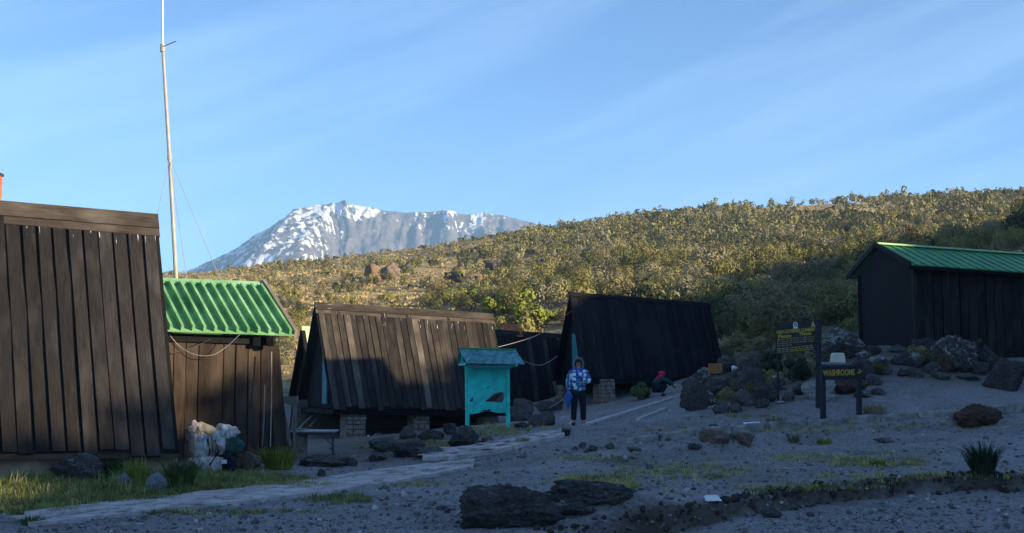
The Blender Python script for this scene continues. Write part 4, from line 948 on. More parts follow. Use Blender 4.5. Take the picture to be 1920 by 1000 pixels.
# keep them out of huts, path and rocks' feet
def inhull(px, py, x0, x1, y): return (px > x0) & (px < x1) & (py > y)
keep &= ~((cand[:, 1] < 51) & (cpx < 1390)) & ~((cand[:, 0] > 8.5) & (cand[:, 0] < 22) & (cand[:, 1] < 46))
cand, cz, cpx, cpy = cand[keep], cz[keep], cpx[keep], cpy[keep]
o_ = np.argsort(cand[:, 1]); cand, cz, cpx, cpy = cand[o_], cz[o_], cpx[o_], cpy[o_]
ok = np.ones(len(cand), bool); cell = {}
size = np.clip(rng.lognormal(math.log(.84), .34, len(cand)), .32, 1.5)*(.55+.45*sstep(750, 1250, cpx))
for k in range(len(cand)):
    x, y = cand[k]; md = size[k]*.82; key = (int(x//2), int(y//2)); hitn = False
    for i in (-1, 0, 1):
        for j in (-1, 0, 1):
            for q in cell.get((key[0]+i, key[1]+j), ()):
                if (cand[q, 0]-x)**2+(cand[q, 1]-y)**2 < (md+size[q]*.75)**2*1.05: hitn = True; break
            if hitn: break
        if hitn: break
    if hitn: ok[k] = False
    else: cell.setdefault(key, []).append(k)
cand, cz, cpx, cpy, size = cand[ok], cz[ok], cpx[ok], cpy[ok], size[ok]
hgt = size*rng.uniform(1.0, 1.5, len(size)); tint = np.clip(fbm(cand[:, 0]/10, cand[:, 1]/12, 3, 90)*.5+.5+rng.normal(0, .32, len(size)), 0, 1)
# the 300 that show largest in view (not behind the huts) become things of their own
occ = inhull(cpx, cpy, 0, 300, 400) | inhull(cpx, cpy, 300, 556, 530) | inhull(cpx, cpy, 556, 935, 588) | inhull(cpx, cpy, 935, 1060, 622) | inhull(cpx, cpy, 1045, 1345, 566) | inhull(cpx, cpy, 1600, 1925, 500) | (cpx < 0) | (cpx > 1920)
show = size/cand[:, 1]; show[occ] = 0
pick = np.argsort(-show)[:300]; single = np.zeros(len(size), bool); single[pick] = True; single &= show > 0
VAR = []
for k in range(10):
    r_ = random.Random(k); V = leaf_cloud(500+k, 1500, 1.0, 1.0, .068, 7+k % 5)
    f = np.arange(len(V)).reshape(-1, 4); sm_ = stems(k, 6, 1, 1); nV = len(V)
    me = mesh('heather_bush', list(map(tuple, V))+[tuple(v) for v in sm_.v], [tuple(q) for q in f]+[tuple(nV+i for i in q) for q in sm_.f], [L_BUSH, W_GREY], fm=[0]*len(f)+[1]*len(sm_.f)); VAR.append(me)
LOOK = ['rounded heather bush standing on the open hillside', 'heather bush on the shaded lower slope beside the huts']
for k in np.nonzero(single)[0]:
    o = link('heather_bush', VAR[int(k) % 10]); o.location = (cand[k, 0], cand[k, 1], cz[k]-.04); o.scale = (size[k], size[k], hgt[k]); o.rotation_euler = (0, 0, rnd.uniform(0, 6.28))
    x_, y_ = cpx[k], cpy[k]
    low = cand[k, 1] < 62 and x_ > 1300
    if low: w_ = 'the shaded thicket just right of the black hut' if x_ < 1480 else 'the shaded thicket beside the shed'
    elif x_ < 560: w_ = 'the slope seen past the green roofed cabin'
    elif x_ < 830: w_ = 'the sunlit slope above the left half of the pier hut'
    elif x_ < 1060: w_ = 'the sunlit slope between pier hut and black hut'
    elif x_ < 1200: w_ = 'the sunlit slope above the left half of the black hut'
    elif x_ < 1340: w_ = 'the sunlit slope above the right half of the black hut'
    elif x_ < 1600: w_ = 'the slope between the black hut and the shed'
    else: w_ = 'the slope above the shed roof'
    kd = 'tall' if hgt[k] > 1.0 else 'low'
    tag(o, kd+' heather bush on '+w_, 'bush', kd+' heather bushes on '+w_)
def stuff_bushes(name, idx, n, leaf, mat, lob=6):
    if not len(idx): return
    Vs = []; T = []; protos = [leaf_cloud(900+k, n, 1, 1, leaf, lob) for k in range(8)]
    for q in idx:
        a = rng.uniform(0, 6.28); ca, sa = math.cos(a), math.sin(a); p = protos[int(rng.integers(8))]*np.array([size[q], size[q], hgt[q]])
        Vs.append(np.stack([p[:, 0]*ca-p[:, 1]*sa+cand[q, 0], p[:, 0]*sa+p[:, 1]*ca+cand[q, 1], p[:, 2]+cz[q]-.03], 1)); T.append(np.full(len(p), tint[q]))
    V = np.concatenate(Vs); link(name, bulk(name, V, np.arange(len(V)), 4, mat, {'tint': np.concatenate(T)}), kind='stuff')
rest = np.nonzero(~single)[0]; dist = cand[rest, 1]
stuff_bushes('bushes', rest[dist < 100], 420, .125, L_STUFF)
stuff_bushes('distant_bushes', rest[(dist >= 100) & (dist < 180)], 200, .17, L_STUFF)
stuff_bushes('skyline_bushes', rest[dist >= 180], 90, .24, L_STUFF, 5)
print('bushes', len(size), (dist < 100).sum(), ((dist >= 100) & (dist < 180)).sum(), (dist >= 180).sum())
# dry grass tussocks between the bushes
tq = np.r_[density(5200, (-40, 40), (50, 95)), density(9000, (-90, 80), (95, 180)), density(6000, (-120, 130), (180, 300))]
tzq = ground(tq[:, 0], tq[:, 1]); tpx, tpy = proj(tq[:, 0], tq[:, 1], tzq); gpt = np.exp(-(((tpx-1555)/230)**2+((tpy-393)/16)**2)**2); m_k = (rng.random(len(tq)) > .85*sstep(780, 1120, tpx)*(1-gpt)) & (tpx > -60) & (tpx < 1980) & ~((tq[:, 0] > 8) & (tq[:, 0] < 24) & (tq[:, 1] < 50)) & (np.exp(-(((tpx-1028)/42)**2+((tpy-572)/34)**2)**2) < .4)
tq, tzq = tq[m_k], tzq[m_k]; nT = len(tq)
B_ = blades_flat = None
V = []
bz = rng.normal(size=(nT, 9, 2)); rad = rng.uniform(.10, .34, nT)
b0 = np.concatenate([bz*rad[:, None, None]*.6, np.zeros((nT, 9, 1))], 2)+np.r_['1', tq, tzq[:, None]-.03][:, None, :]
az = rng.uniform(0, 6.283, (nT, 9)); hh = (rng.uniform(.09, .26, nT)[:, None]*rng.uniform(.6, 1.2, (nT, 9))); wd = rng.uniform(.05, .13, (nT, 9))*(.6+tq[:, 1:2]/160)
sd = np.stack([np.cos(az)*wd, np.sin(az)*wd, np.zeros_like(az)], -1); tip = b0+np.stack([-np.sin(az)*hh*.5, np.cos(az)*hh*.5, hh], -1)
V = np.stack([b0-sd, b0+sd, tip], 2).reshape(-1, 3)
L_DRY = leafmat('dry_grass_blades', [(0, (.30, .225, .10)), (.5, (.44, .33, .155)), (.8, (.24, .205, .085)), (1, (.52, .42, .22))], True)
link('dry_grass', bulk('dry_grass', V, np.arange(len(V)), 3, L_DRY, {'tint': np.repeat(np.clip(rng.normal(.5, .25, nT), 0, 1), 27)}), kind='stuff')
# trees and tall bushes on the spur that shades the camp (outside the frame)
sx_ = np.stack([rng.uniform(45, 56, 160), rng.uniform(-14, 54, 160)], 1); n0_ = len(cand)
cand = np.r_[cand, sx_]; cz = np.r_[cz, ground(sx_[:, 0], sx_[:, 1])]; size = np.r_[size, rng.uniform(.4, .8, 160)]; hgt = np.r_[hgt, rng.uniform(.35, .8, 160)]; tint = np.r_[tint, rng.random(160)]
stuff_bushes('spur_bushes', np.arange(n0_, n0_+160), 90, .25, L_STUFF)
# fresh green bushes on the slope behind the pier hut
for k, (px, py, w, h) in enumerate([(880,575,52,30),(930,596,60,34),(980,604,64,40),(1010,618,60,36),(845,570,40,22),(905,560,46,24),(955,580,50,26),(620,668,40,22),(530,640,38,26)]):
    p = hit(px, py); s = p.y/F; o = link('green_bush', mesh('green_bush', *(lambda V: (V, [tuple(q) for q in np.arange(len(V)).reshape(-1, 4)]))(leaf_cloud(60+k, 700, w*s*.5, h*s, .14, 8)), L_FRESH))
    o.location = p; tag(o, 'fresh yellow green bush in the sunlit clump behind the pier hut' if k < 7 else ('yellow green bush between the two left huts' if k == 7 else 'yellow green bush beside the barge board of the green roofed cabin'), 'bush', 'fresh green bushes behind the pier hut' if k < 7 else None)
# shaded scrub between the black hut and the shed, close to the boulders
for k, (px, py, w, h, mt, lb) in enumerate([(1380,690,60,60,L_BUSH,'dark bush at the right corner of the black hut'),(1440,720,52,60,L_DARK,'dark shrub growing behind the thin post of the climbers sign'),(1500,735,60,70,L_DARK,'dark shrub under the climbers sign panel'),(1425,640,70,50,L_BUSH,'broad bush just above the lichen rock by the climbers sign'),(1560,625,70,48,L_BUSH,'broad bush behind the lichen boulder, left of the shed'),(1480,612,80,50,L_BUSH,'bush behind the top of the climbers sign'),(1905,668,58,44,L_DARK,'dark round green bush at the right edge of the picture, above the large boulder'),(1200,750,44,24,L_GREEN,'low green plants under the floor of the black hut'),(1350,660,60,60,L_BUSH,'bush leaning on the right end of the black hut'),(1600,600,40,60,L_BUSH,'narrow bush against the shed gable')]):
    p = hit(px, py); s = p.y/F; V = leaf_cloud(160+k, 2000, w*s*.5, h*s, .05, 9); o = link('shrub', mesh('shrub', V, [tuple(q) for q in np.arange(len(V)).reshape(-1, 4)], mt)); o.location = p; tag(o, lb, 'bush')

SCR = [(1372,664),(1396,648),(1420,632),(1446,622),(1470,628),(1500,618),(1530,612),(1556,606),(1584,612),(1400,620),(1440,604),(1480,598),(1520,592),(1566,588),(1596,588),(1376,628),(1458,648),(1494,650),(1390,690),(1414,684),(1452,684),(1488,690),(1508,712),(1470,706),(1368,604),(1408,598),(1540,650),(1608,634),(1424,668),(1484,668)]
for k, (px, py) in enumerate(SCR):
    p = hit(px, py); o = link('scrub_bush', VAR[(k*3) % 10]); q = rnd.uniform(.42, .68) if py > 640 else rnd.uniform(.6, .95); o.location = p-Vector((0, 0, .04)); o.scale = (q, q, q*rnd.uniform(.8, 1.15)); o.rotation_euler = (0, 0, rnd.uniform(0, 6.28))
    tag(o, 'shaded olive scrub bush among the rocks and bushes behind the climbers sign', 'bush', 'shaded scrub behind the climbers sign')
for k, (px, py) in enumerate([(1312,748),(1345,730),(1378,744),(1404,718),(1424,742),(1450,726),(1336,706),(1388,692),(1440,700),(1360,758),(1752,690),(1786,668),(1830,664),(1856,684),(1716,674),(1880,656),(1606,700),(1552,690),(1634,706)]):
    p = hit(px, py); o = link('scrub_bush', VAR[(k*7+2) % 10]); q = rnd.uniform(.24, .40); o.location = p-Vector((0, .12, .02)); o.scale = (q, q, q*rnd.uniform(.9, 1.3)); o.rotation_euler = (0, 0, rnd.uniform(0, 6.28))
    w_ = 'the rocks left of the climbers sign' if px < 1500 else ('the boulders below the shed' if px > 1700 else 'the rocks behind the WASHROOMS sign')
    tag(o, 'small dull shrub growing between '+w_, 'bush', 'small shrubs between '+w_)
for k, (px, py) in enumerate([(508,668),(522,640),(540,655),(516,612),(546,606),(552,630),(530,684),(560,590),(512,585),(536,575)]):
    p = hit(px, py); o = link('scrub_bush', VAR[(k*3+1) % 10]); q = rnd.uniform(.5, .8); o.location = p-Vector((0, 0, .04)); o.scale = (q, q, q); o.rotation_euler = (0, 0, rnd.uniform(0, 6.28))
    tag(o, 'olive scrub bush in the narrow gap right of the green roofed cabin', 'bush', 'scrub in the gap right of the cabin')
# grass tufts: thin bent blades
def blades(r, n, rad, h, spread=.5, w=.012, droop=.5):
    a = r.uniform(0, 6.283, n); q = rad*np.sqrt(r.random(n)); b0 = np.stack([np.cos(a)*q, np.sin(a)*q, np.zeros(n)], 1)
    az = a+r.normal(0, .8, n); ln = h*r.uniform(.45, 1.05, n); out = np.stack([np.cos(az), np.sin(az), np.zeros(n)], 1); tl = spread*r.uniform(.2, 1.1, n)[:, None]
    sd = np.stack([-np.sin(az+r.normal(0, .6, n)), np.cos(az), np.zeros(n)], 1)*w
    up = np.array([0, 0, 1.0]); m1 = b0+ln[:, None]*(.55*up+out*tl*.35); tp = b0+ln[:, None]*((1-droop*tl*.6)*up+out*tl)
    V = np.stack([b0-sd, b0+sd, m1+sd*.8, m1-sd*.8, tp], 1); return V
def tuft_mesh(name, seed, n, rad, h, mat, **k):
    V = blades(np.random.default_rng(seed), n, rad, h, **k).reshape(-1, 3); f = []
    for i in range(0, len(V), 5): f += [(i, i+1, i+2, i+3), (i+3, i+2, i+4)]
    return mesh(name, V, f, mat)
TUFTS = [(212,900,34,52,L_GREEN,'tall green plant at the right end of the dark boulder by the left hut',160,.55),
 (258,912,52,60,L_YEL,'pale green grass tuft between the two bluish stones',200,.7),(336,922,66,74,L_GREEN,'dense dark green tuft in front of the backpack heap',320,.55),
 (522,880,72,50,L_YEL,'bright yellow green bushy tuft at the corner of the green roofed cabin',420,.8),
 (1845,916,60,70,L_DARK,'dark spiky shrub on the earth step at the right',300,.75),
 (1062,818,22,18,L_DARK,'small dark tuft at the end of the paving near the person',60,.8),
 (1248,838-14,0,0,None,'',0,0),
 (1488,831,28,20,L_TUFT,'small grey dry tuft on the gravel below the kerb',90,.9),
 (1545,834,36,16,L_YEL,'small yellowish tuft on the gravel below the WASHROOMS sign',90,1.0),
 (1640,778,56,26,L_TUFT,'dry grey grass clump at the right post of the WASHROOMS sign',160,.9),
 (1455,800,50,24,L_TUFT,'dry pale grass clump on the kerb between the white slab and the sign',130,.9),
 (978,878-42,30,20,L_YEL,'low green weeds at the right leg of the notice board',110,.9),
 (1098,925,16,26,L_TUFT,'little pale leafed plant on the rocky mound',40,.7),
 (1128,904,110,20,L_TUFT,'dry grass crowning the rocky mound beside the foreground boulder',260,.9),
 (1656,640,30,40,L_TUFT,'pale dry stalks at the foot of the shed gable',70,.6),
 (1880,618,90,30,L_GREEN,'green grass mound along the foot of the shed wall',300,.7),
 (1800,618,80,24,L_TUFT,'dull grass strip along the foot of the shed wall, left of the green mound',220,.7),
 (1645,935-62,40,14,L_YEL,'flat green weed patch on the gravel near the spiky shrub',110,1.2),
 (1340,936-40,50,10,L_TUFT,'thin dry weeds in the middle of the gravel',80,1.2),
 (60,985,60,22,L_GREEN,'ragged grass clump at the lower left corner, before the paved path',140,.8)]
for k, (px, py, w, h, mt, lb, n, spd) in enumerate(TUFTS):
    if not n: continue
    p = hit(px, py); s = p.y/F; o = link('grass_tuft', tuft_mesh('grass_tuft', 40+k, n, w*s*.33, h*s, mt, spread=spd, w=.009 if mt != L_DARK else .011)); o.location = p; tag(o, lb, 'plant')
# countless grass
def scatter_grass(name, regions, mat, seed):
    r = np.random.default_rng(seed); Vs = []; T = []
    for (cx_, cy_, rx, ry, n, h, tm) in regions:
        n = int(n*1.3)
        a = r.uniform(0, 6.283, n); q = np.sqrt(r.random(n)); px = cx_+np.cos(a)*q*rx; py = cy_+np.sin(a)*q*ry
        for x_, y_ in zip(px, py):
            if not (-150 < x_ < 2000 and 780 < y_ < 1040): continue
            # ground intersection by two fixed-point steps from a flat guess
            HP.append((x_, y_, h, tm))
HP = []
scatter_grass('grass', [(150,915,190,16,90,.30,.45),(90,940,120,20,60,.22,.7),(300,912,60,16,40,.30,.3),(430,900,90,14,50,.20,.6),(110,925,260,26,1500,.17,.35),(60,950,120,16,500,.12,.6),(420,905,170,16,700,.11,.5),(520,912,110,8,420,.10,.7),(330,905,120,20,400,.15,.4),
 (640,938,70,8,60,.12,.3),(700,908,180,5,90,.08,.6),(300,962,330,4,110,.09,.5),(1120,905,70,12,160,.12,.75),(1280,885,130,16,130,.08,.7),(1520,860,90,8,100,.07,.8),(1650,868,90,10,120,.08,.65),(1300,870,500,60,260,.06,.8),
 (1100,860,120,6,60,.08,.55),(1120,912,80,10,160,.14,.85),(1500,915,150,6,60,.09,.6),(1720,895,200,5,60,.09,.6),(780,836,120,10,160,.10,.65),(930,808,70,10,120,.10,.7),(1400,806,200,5,110,.09,.8),(1700,800,250,6,100,.07,.8),(1750,740,150,14,80,.06,.8),(1370,776,110,7,110,.12,.55),(1790,716,130,8,150,.13,.5),(1600,752,70,6,70,.11,.7),(1440,760,40,8,50,.12,.5),(980,800,80,6,70,.10,.6)], None, 4)
HP = np.array(HP)
# vectorised ray / ground hits
def hits(px, py):
    u = (px-960)/F; v = (500-py)/F; dy = cp-sp*v; dz = sp+cp*v; D = np.full(len(px), 20.0); dn0 = np.full(len(px), 9.0); up0 = np.full(len(px), 48.0)
    ts = np.linspace(10, 48, 77); found = np.zeros(len(px), bool); lo_b = dn0.copy(); hi_b = up0.copy()
    for a, b_ in zip(ts[:-1], ts[1:]):
        g_ = ground(u/dy*b_, np.full(len(px), b_)); below = (CAMZ+dz/dy*b_ <= g_) & ~found
        lo_b[below] = a; hi_b[below] = b_; found |= below
    for _ in range(6):
        md = (lo_b+hi_b)/2; g_ = ground(u/dy*md, md); below = CAMZ+dz/dy*md <= g_; hi_b = np.where(below, md, hi_b); lo_b = np.where(below, lo_b, md)
    D = (lo_b+hi_b)/2; return u/dy*D, D, ground(u/dy*D, D), found
gx_h, gy_h, gz_h, fnd = hits(HP[:, 0], HP[:, 1]); Vs = []; T = []
for x, y, z, h, tm, f_ in zip(gx_h, gy_h, gz_h, HP[:, 2], HP[:, 3], fnd):
    if not f_: continue
    n = int(rng.integers(7, 15)); V = blades(rng, n, .07, h*rng.uniform(.5, 1.3), .7, .0055).reshape(-1, 3)+np.array([x, y, z-.01]); Vs.append(V); T.append(np.full(len(V), np.clip(tm+rng.normal(0, .18), 0, 1)))
V = np.concatenate(Vs); T = np.concatenate(T); i = np.arange(0, len(V), 5)
fq = np.stack([i, i+1, i+2, i, i+2, i+3, i+3, i+2, i+4], 1).reshape(-1)
link('grass', bulk('grass', V, fq, 3, L_GRASS, {'tint': T}), kind='stuff')
# loose pebbles on the gravel
n = 15000; px = rng.uniform(-40, 1960, n); py = 745+255*np.sqrt(rng.random(n))
x, y, z, fnd = hits(px, py); fnd &= ~((x < -4) & (y > 20)); fnd &= (np.abs(sdist(x, y, LEDGE)+.05) > .42) | (rng.random(n) < .25); x, y, z = x[fnd], y[fnd], z[fnd]; n = len(x)
bv, bf = ICO[1]; sz = np.minimum(rng.lognormal(math.log(.011), .62, n), .07)*(y/16)**.5
P3 = bv[None]*sz[:, None, None]*rng.uniform(.6, 1.3, (n, 1, 3)); P3 = P3+rng.normal(0, .12, (n, len(bv), 3))*sz[:, None, None]; P3[:, :, 2] *= .7
V = (P3+np.stack([x, y, z+sz*.25], 1)[:, None]).reshape(-1, 3); fq = (np.array(bf)[None]+np.arange(n)[:, None, None]*len(bv)).reshape(-1)
m, t, b = newmat('pebble_material', .95); g = G(t); g.l(g.ramp(g.attr('tint'), [(0, (.06, .056, .06)), (.6, (.17, .16, .165)), (.92, (.27, .26, .265)), (1, (.42, .41, .41))]), b.inputs['Base Color'])
link('pebbles', bulk('pebbles', V, fq, 3, m, {'tint': np.repeat(rng.random(n), len(bv))}), kind='stuff')

# ---------------------------------------------------------------- people
def cloth(name, base, sc=10, var=.3): return simple(name, base, .85, var, sc, bump=.3)
M_SKIN = simple('skin', (.42, .25, .18), .6, .1, 6, bump=.05)
M_TROU = cloth('dark_trousers', (.012, .016, .024)); M_BOOT = cloth('boots', (.03, .027, .025)); M_BEANIE = cloth('maroon_beanie', (.10, .018, .03)); M_HOOD = cloth('grey_hood', (.15, .17, .21)); M_BAG = simple('blue_plastic_bag', (.015, .10, .36), .35, .25, 8)
M_TEAL = cloth('dark_teal_jacket', (.016, .05, .055)); M_RED = cloth('red_fleece', (.55, .02, .06)); M_NAVY = cloth('navy_trousers', (.010, .013, .025)); M_GLOVE = cloth('yellow_glove', (.45, .38, .10))
m, t, b = newmat('patterned_jacket_cloth', .75); g = G(t); v = g.n('ShaderNodeTexCoord').outputs['Object']
vo = g.n('ShaderNodeTexVoronoi', distance='CHEBYCHEV'); vo.inputs['Scale'].default_value = 8.5; vo.inputs['Randomness'].default_value = .45; g.l(v, vo.inputs['Vector'])
nn3 = g.noise(v, 9, 3, .7)
basec = g.ramp(nn3, [(.38, (.012, .045, .20)), (.50, (.02, .13, .36)), (.60, (.05, .25, .40))])
pm = g.mix(g.ramp(vo.outputs['Distance'], [(.30, 1.0), (.36, 0.0)]), basec, (.66, .76, .84)); sz_ = g.n('ShaderNodeSeparateXYZ'); g.l(v, sz_.inputs[0])
g.l(g.mix(g.ramp(sz_.outputs[2], [(.74, 0.0), (.76, 0.0), (.79, .0), (1, .0)]), pm, (.01, .08, .45)), b.inputs['Base Color']); g.bump(g.noise(v, 14, 3), .5, .03, b); M_JACK = m
M_YOKE = cloth('blue_yoke', (.012, .10, .55))
def skin(name, verts, edges, radii, mat, parent, sub=1, root=0):
    me = bpy.data.meshes.new(name); me.from_pydata([tuple(v) for v in verts], edges, []); o = bpy.data.objects.new(name, me); COL.objects.link(o)
    md = o.modifiers.new('s', 'SKIN'); sv = me.skin_vertices[0].data
    for k, rr in enumerate(radii): sv[k].radius = rr if isinstance(rr, tuple) else (rr, rr); sv[k].use_root = k == root
    md.use_smooth_shade = True
    if sub: m2 = o.modifiers.new('u', 'SUBSURF'); m2.levels = sub; m2.render_levels = sub
    dg_ = bpy.context.evaluated_depsgraph_get(); nm = bpy.data.meshes.new_from_object(o.evaluated_get(dg_)); bpy.data.objects.remove(o); bpy.data.meshes.remove(me)
    nm.name = name; nm.materials.clear(); nm.materials.append(mat); nm.polygons.foreach_set('use_smooth', [True]*len(nm.polygons)); return link(name, nm, parent)
class Sk:
    def __init__(s): s.v = []; s.e = []; s.r = []
    def add(s, p, r, par=None):
        s.v.append(Vector(p)); s.r.append(r)
        if par is not None: s.e.append((par, len(s.v)-1))
        return len(s.v)-1
    def chain(s, pts, par):
        for p, r in pts: par = s.add(p, r, par)
        return par
def hand(sk, wrist, d, n, side, curl=.5, k=1.0):
    """palm and five fingers from the wrist vertex; d: pointing direction, n: palm normal, side: thumb side"""
    p = sk.v[wrist]; d, n, side = d.normalized(), n.normalized(), side.normalized(); pm = sk.add(p+d*.05*k, (.036*k, .016*k), wrist)
    for i, ln in enumerate((.07, .08, .075, .058)):
        b0 = p+d*.085*k+side*(.028-.019*i)*k; f1 = sk.add(b0, .0095*k, pm); f2 = sk.add(b0+(d*(1-curl*.4)+n*curl*.6).normalized()*ln*.55*k, .0085*k, f1)
        sk.add(sk.v[f2]+(d*(1-curl)+n*curl).normalized()*ln*.45*k, .007*k, f2)
    t1 = sk.add(p+d*.035*k+side*.036*k, .011*k, pm); sk.add(sk.v[t1]+(d*.6+side*.55+n*.3).normalized()*.05*k, .009*k, t1)

pb = hit(1085, 799)
t = thing('person', 'standing person in a blue and white patterned hooded jacket and dark trousers, holding a bag', 'person', pb)
def body(par, J, mat=M_SKIN):
    s = Sk(); pel = s.add(J['pel'], .13); ch = s.chain([(J['bel'], (.14, .11)), (J['che'], (.155, .115))], pel); nk = s.chain([(J['nec'], .058)], ch)
    hd = s.chain([(J['hd0'], (.066, .074)), (J['hd1'], (.078, .094)), (J['hd2'], (.06, .07))], nk)
    for sd in ('L', 'R'):
        w = s.chain([(J['sh'+sd], .062), (J['el'+sd], .045), (J['wr'+sd], .029)], ch); dr = J['wr'+sd]-J['el'+sd]; hand(s, w, J.get('hd'+sd, dr), J['pn'+sd], J['th'+sd])
        s.chain([(J['hi'+sd], .10), (J['kn'+sd], .066), (J['an'+sd], .042), (J['to'+sd], (.042, .03))], pel)
    o = ORG[par.name]; return skin('body', s.v, s.e, s.r, mat, par)
V3 = lambda x, y, z: Vector((x, y, z))
J = dict(pel=V3(0,0,.94), bel=V3(0,.0,1.10), che=V3(0,.01,1.32), nec=V3(0,0,1.49), hd0=V3(0,-.03,1.56), hd1=V3(0,-.02,1.645), hd2=V3(0,0,1.72),
 shL=V3(.19,.01,1.42), elL=V3(.275,.0,1.15), wrL=V3(.10,-.20,1.12), shR=V3(-.19,.01,1.42), elR=V3(-.255,.03,1.13), wrR=V3(-.255,-.06,.89),
 pnL=V3(0,.2,-1), thL=V3(.2,-.4,1), pnR=V3(1,0,0), thR=V3(0,-1,0), hiL=V3(.10,0,.90), knL=V3(.115,-.03,.49), anL=V3(.12,.02,.09), toL=V3(.135,-.15,.045), hiR=V3(-.10,0,.90), knR=V3(-.12,-.05,.49), anR=V3(-.13,-.02,.09), toR=V3(-.15,-.19,.045))
body(t, J)
s = Sk(); a = s.add((0,.0,.84), (.205, .15)); ch = s.chain([((0,0,.98), (.205, .15)), ((0,.0,1.15), (.205, .15)), ((0,.01,1.33), (.19, .14)), ((0,.01,1.45), (.115, .10)), ((0,0,1.51), (.085, .085))], a)
for sd in ('L', 'R'):
    k = 1 if sd == 'L' else -1; s.chain([(J['sh'+sd]+V3(.0*k,0,-.045), .084), (lerp(J['sh'+sd], J['el'+sd], .55), .088), (J['el'+sd], .08), (lerp(J['el'+sd], J['wr'+sd], .9), .06)], 3)
skin('jacket', s.v, s.e, s.r, M_JACK, t)
s = Sk(); a = s.add((0, .03, 1.475), (.12, .07)); s.chain([((.16, .02, 1.425), (.068, .068))], a); s.chain([((-.16, .02, 1.425), (.068, .068))], a); skin('jacket_yoke', s.v, s.e, s.r, M_YOKE, t)
s = Sk(); a = s.add((0, 0, .90), (.155, .115))
for sd in ('L', 'R'): s.chain([(J['hi'+sd]+V3(0, 0, -.06), .112), (J['kn'+sd], .088), (J['an'+sd]+V3(0, 0, .03), .074)], a)
skin('trousers', s.v, s.e, s.r, M_TROU, t)
for sd in ('L', 'R'):
    s = Sk(); a = s.add(J['an'+sd]+V3(0, .02, .01), (.058, .06)); s.chain([(J['an'+sd]+V3(0, -.04, -.035), (.055, .05)), (J['to'+sd], (.054, .042)), (J['to'+sd]+V3(0, -.05, -.005), (.04, .03))], a); skin('boot', s.v, s.e, s.r, M_BOOT, t)
# hood: a shell behind the head ending in a padded rim round the face; beanie, face
def loft(name, rings, mat, par, close=False):
    n = len(rings[0]); vs = [p for r_ in rings for p in r_]; fs = [(i*n+k, i*n+(k+1) % n, (i+1)*n+(k+1) % n, (i+1)*n+k) for i in range(len(rings)-1) for k in range(n)]
    if close: fs += [tuple(range(n))[::-1], tuple((len(rings)-1)*n+k for k in range(n))]
    return link(name, mesh(name, vs, fs, mat, smooth=True), par)
rings = []
for y, w, h, zc in ((-.085, .100, .145, 1.60), (-.10, .128, .175, 1.60), (-.06, .142, .19, 1.60), (.02, .15, .19, 1.595), (.09, .13, .16, 1.585), (.13, .07, .09, 1.57), (.14, .01, .01, 1.56)):
    rings.append([V3(w*math.cos(a_), y-.02*math.sin(a_), zc+h*math.sin(a_)) for a_ in np.linspace(0, 2*math.pi, 18, endpoint=False)])
loft('hood', rings, M_HOOD, t)
rings = [[V3(rr*math.cos(a_), -.015+rr*1.15*math.sin(a_), z) for a_ in np.linspace(0, 2*math.pi, 14, endpoint=False)] for z, rr in ((1.655, .094), (1.685, .096), (1.72, .084), (1.75, .055), (1.762, .01))]
loft('beanie', rings, M_BEANIE, t, True)
m_ = MB()
for k in (-1, 1): m_.tube([(.032*k, -.118, 1.632), (.032*k, -.128, 1.632)], .012, 8)
o = link('eyes', mesh('eyes', m_.v, m_.f, M_IRON), t); m_ = MB(); m_.tube([(0, -.112, 1.645), (0, -.142, 1.60), (0, -.115, 1.592)], [.008, .017, .01], 6); link('nose', mesh('nose', m_.v, m_.f, M_SKIN, smooth=True), t)
m_ = MB(); m_.box((0, -.112, 1.565), (.05, .012, .010)); link('mouth', mesh('mouth', m_.v, m_.f, M_BEANIE), t)
co, f = rock_co(5, 3, sharp=8, rough=.35); m_ = MB()
o = link('carrier_bag', mesh('carrier_bag', [V3(v[0]*.075, v[1]*.06, v[2]*.14+.05) for v in co], f, M_BAG, smooth=True)); t.scale = (.92, .92, .90); o.location = pb+V3(-.253, -.08, .56); tag(o, 'small bright blue bag hanging from the hand of the standing person', 'bag')
m_ = MB(); m_.tube([(-.03, 0, .12), (0, .01, .24), (.03, 0, .12)], .01, 5); link('handle', mesh('handle', m_.v, m_.f, M_BAG), o)

# person crouching by the black hut, seen from the side
pc = hit(1238, 744)
t = thing('person', 'person crouching under the edge of the black hut in dark clothes with something red on', 'person', pc)
J = dict(pel=V3(-.12,.05,.30), bel=V3(-.10,.0,.44), che=V3(-.02,-.03,.60), nec=V3(.02,-.04,.68), hd0=V3(.05,-.06,.70), hd1=V3(.08,-.06,.735), hd2=V3(.06,-.05,.80),
 shL=V3(.08,.12,.58), elL=V3(.26,.1,.48), wrL=V3(.42,.08,.36), shR=V3(.05,-.2,.58), elR=V3(.26,-.26,.50), wrR=V3(.44,-.26,.38),
 pnL=V3(0,0,-1), thL=V3(0,-1,.3), pnR=V3(0,0,-1), thR=V3(0,1,.3), hiL=V3(-.10,.14,.28), knL=V3(.20,.2,.42), anL=V3(.02,.18,.09), toL=V3(.18,.19,.05), hiR=V3(-.10,-.06,.28), knR=V3(.20,-.18,.40), anR=V3(.0,-.16,.09), toR=V3(.16,-.18,.05))
body(t, J)
s = Sk(); a = s.add((-.15,.04,.30), (.17, .19)); ch = s.chain([((-.10,0,.46), (.19, .19)), ((-.02,-.03,.58), (.18, .17)), ((.01,-.04,.65), (.11, .10))], a)
for sd in ('L', 'R'): s.chain([(J['sh'+sd], .095), (J['el'+sd], .075), (lerp(J['el'+sd], J['wr'+sd], .85), .058)], 2)
skin('jacket', s.v, s.e, s.r, M_TEAL, t)
s = Sk(); a = s.add((-.12,.04,.27), (.16, .16))
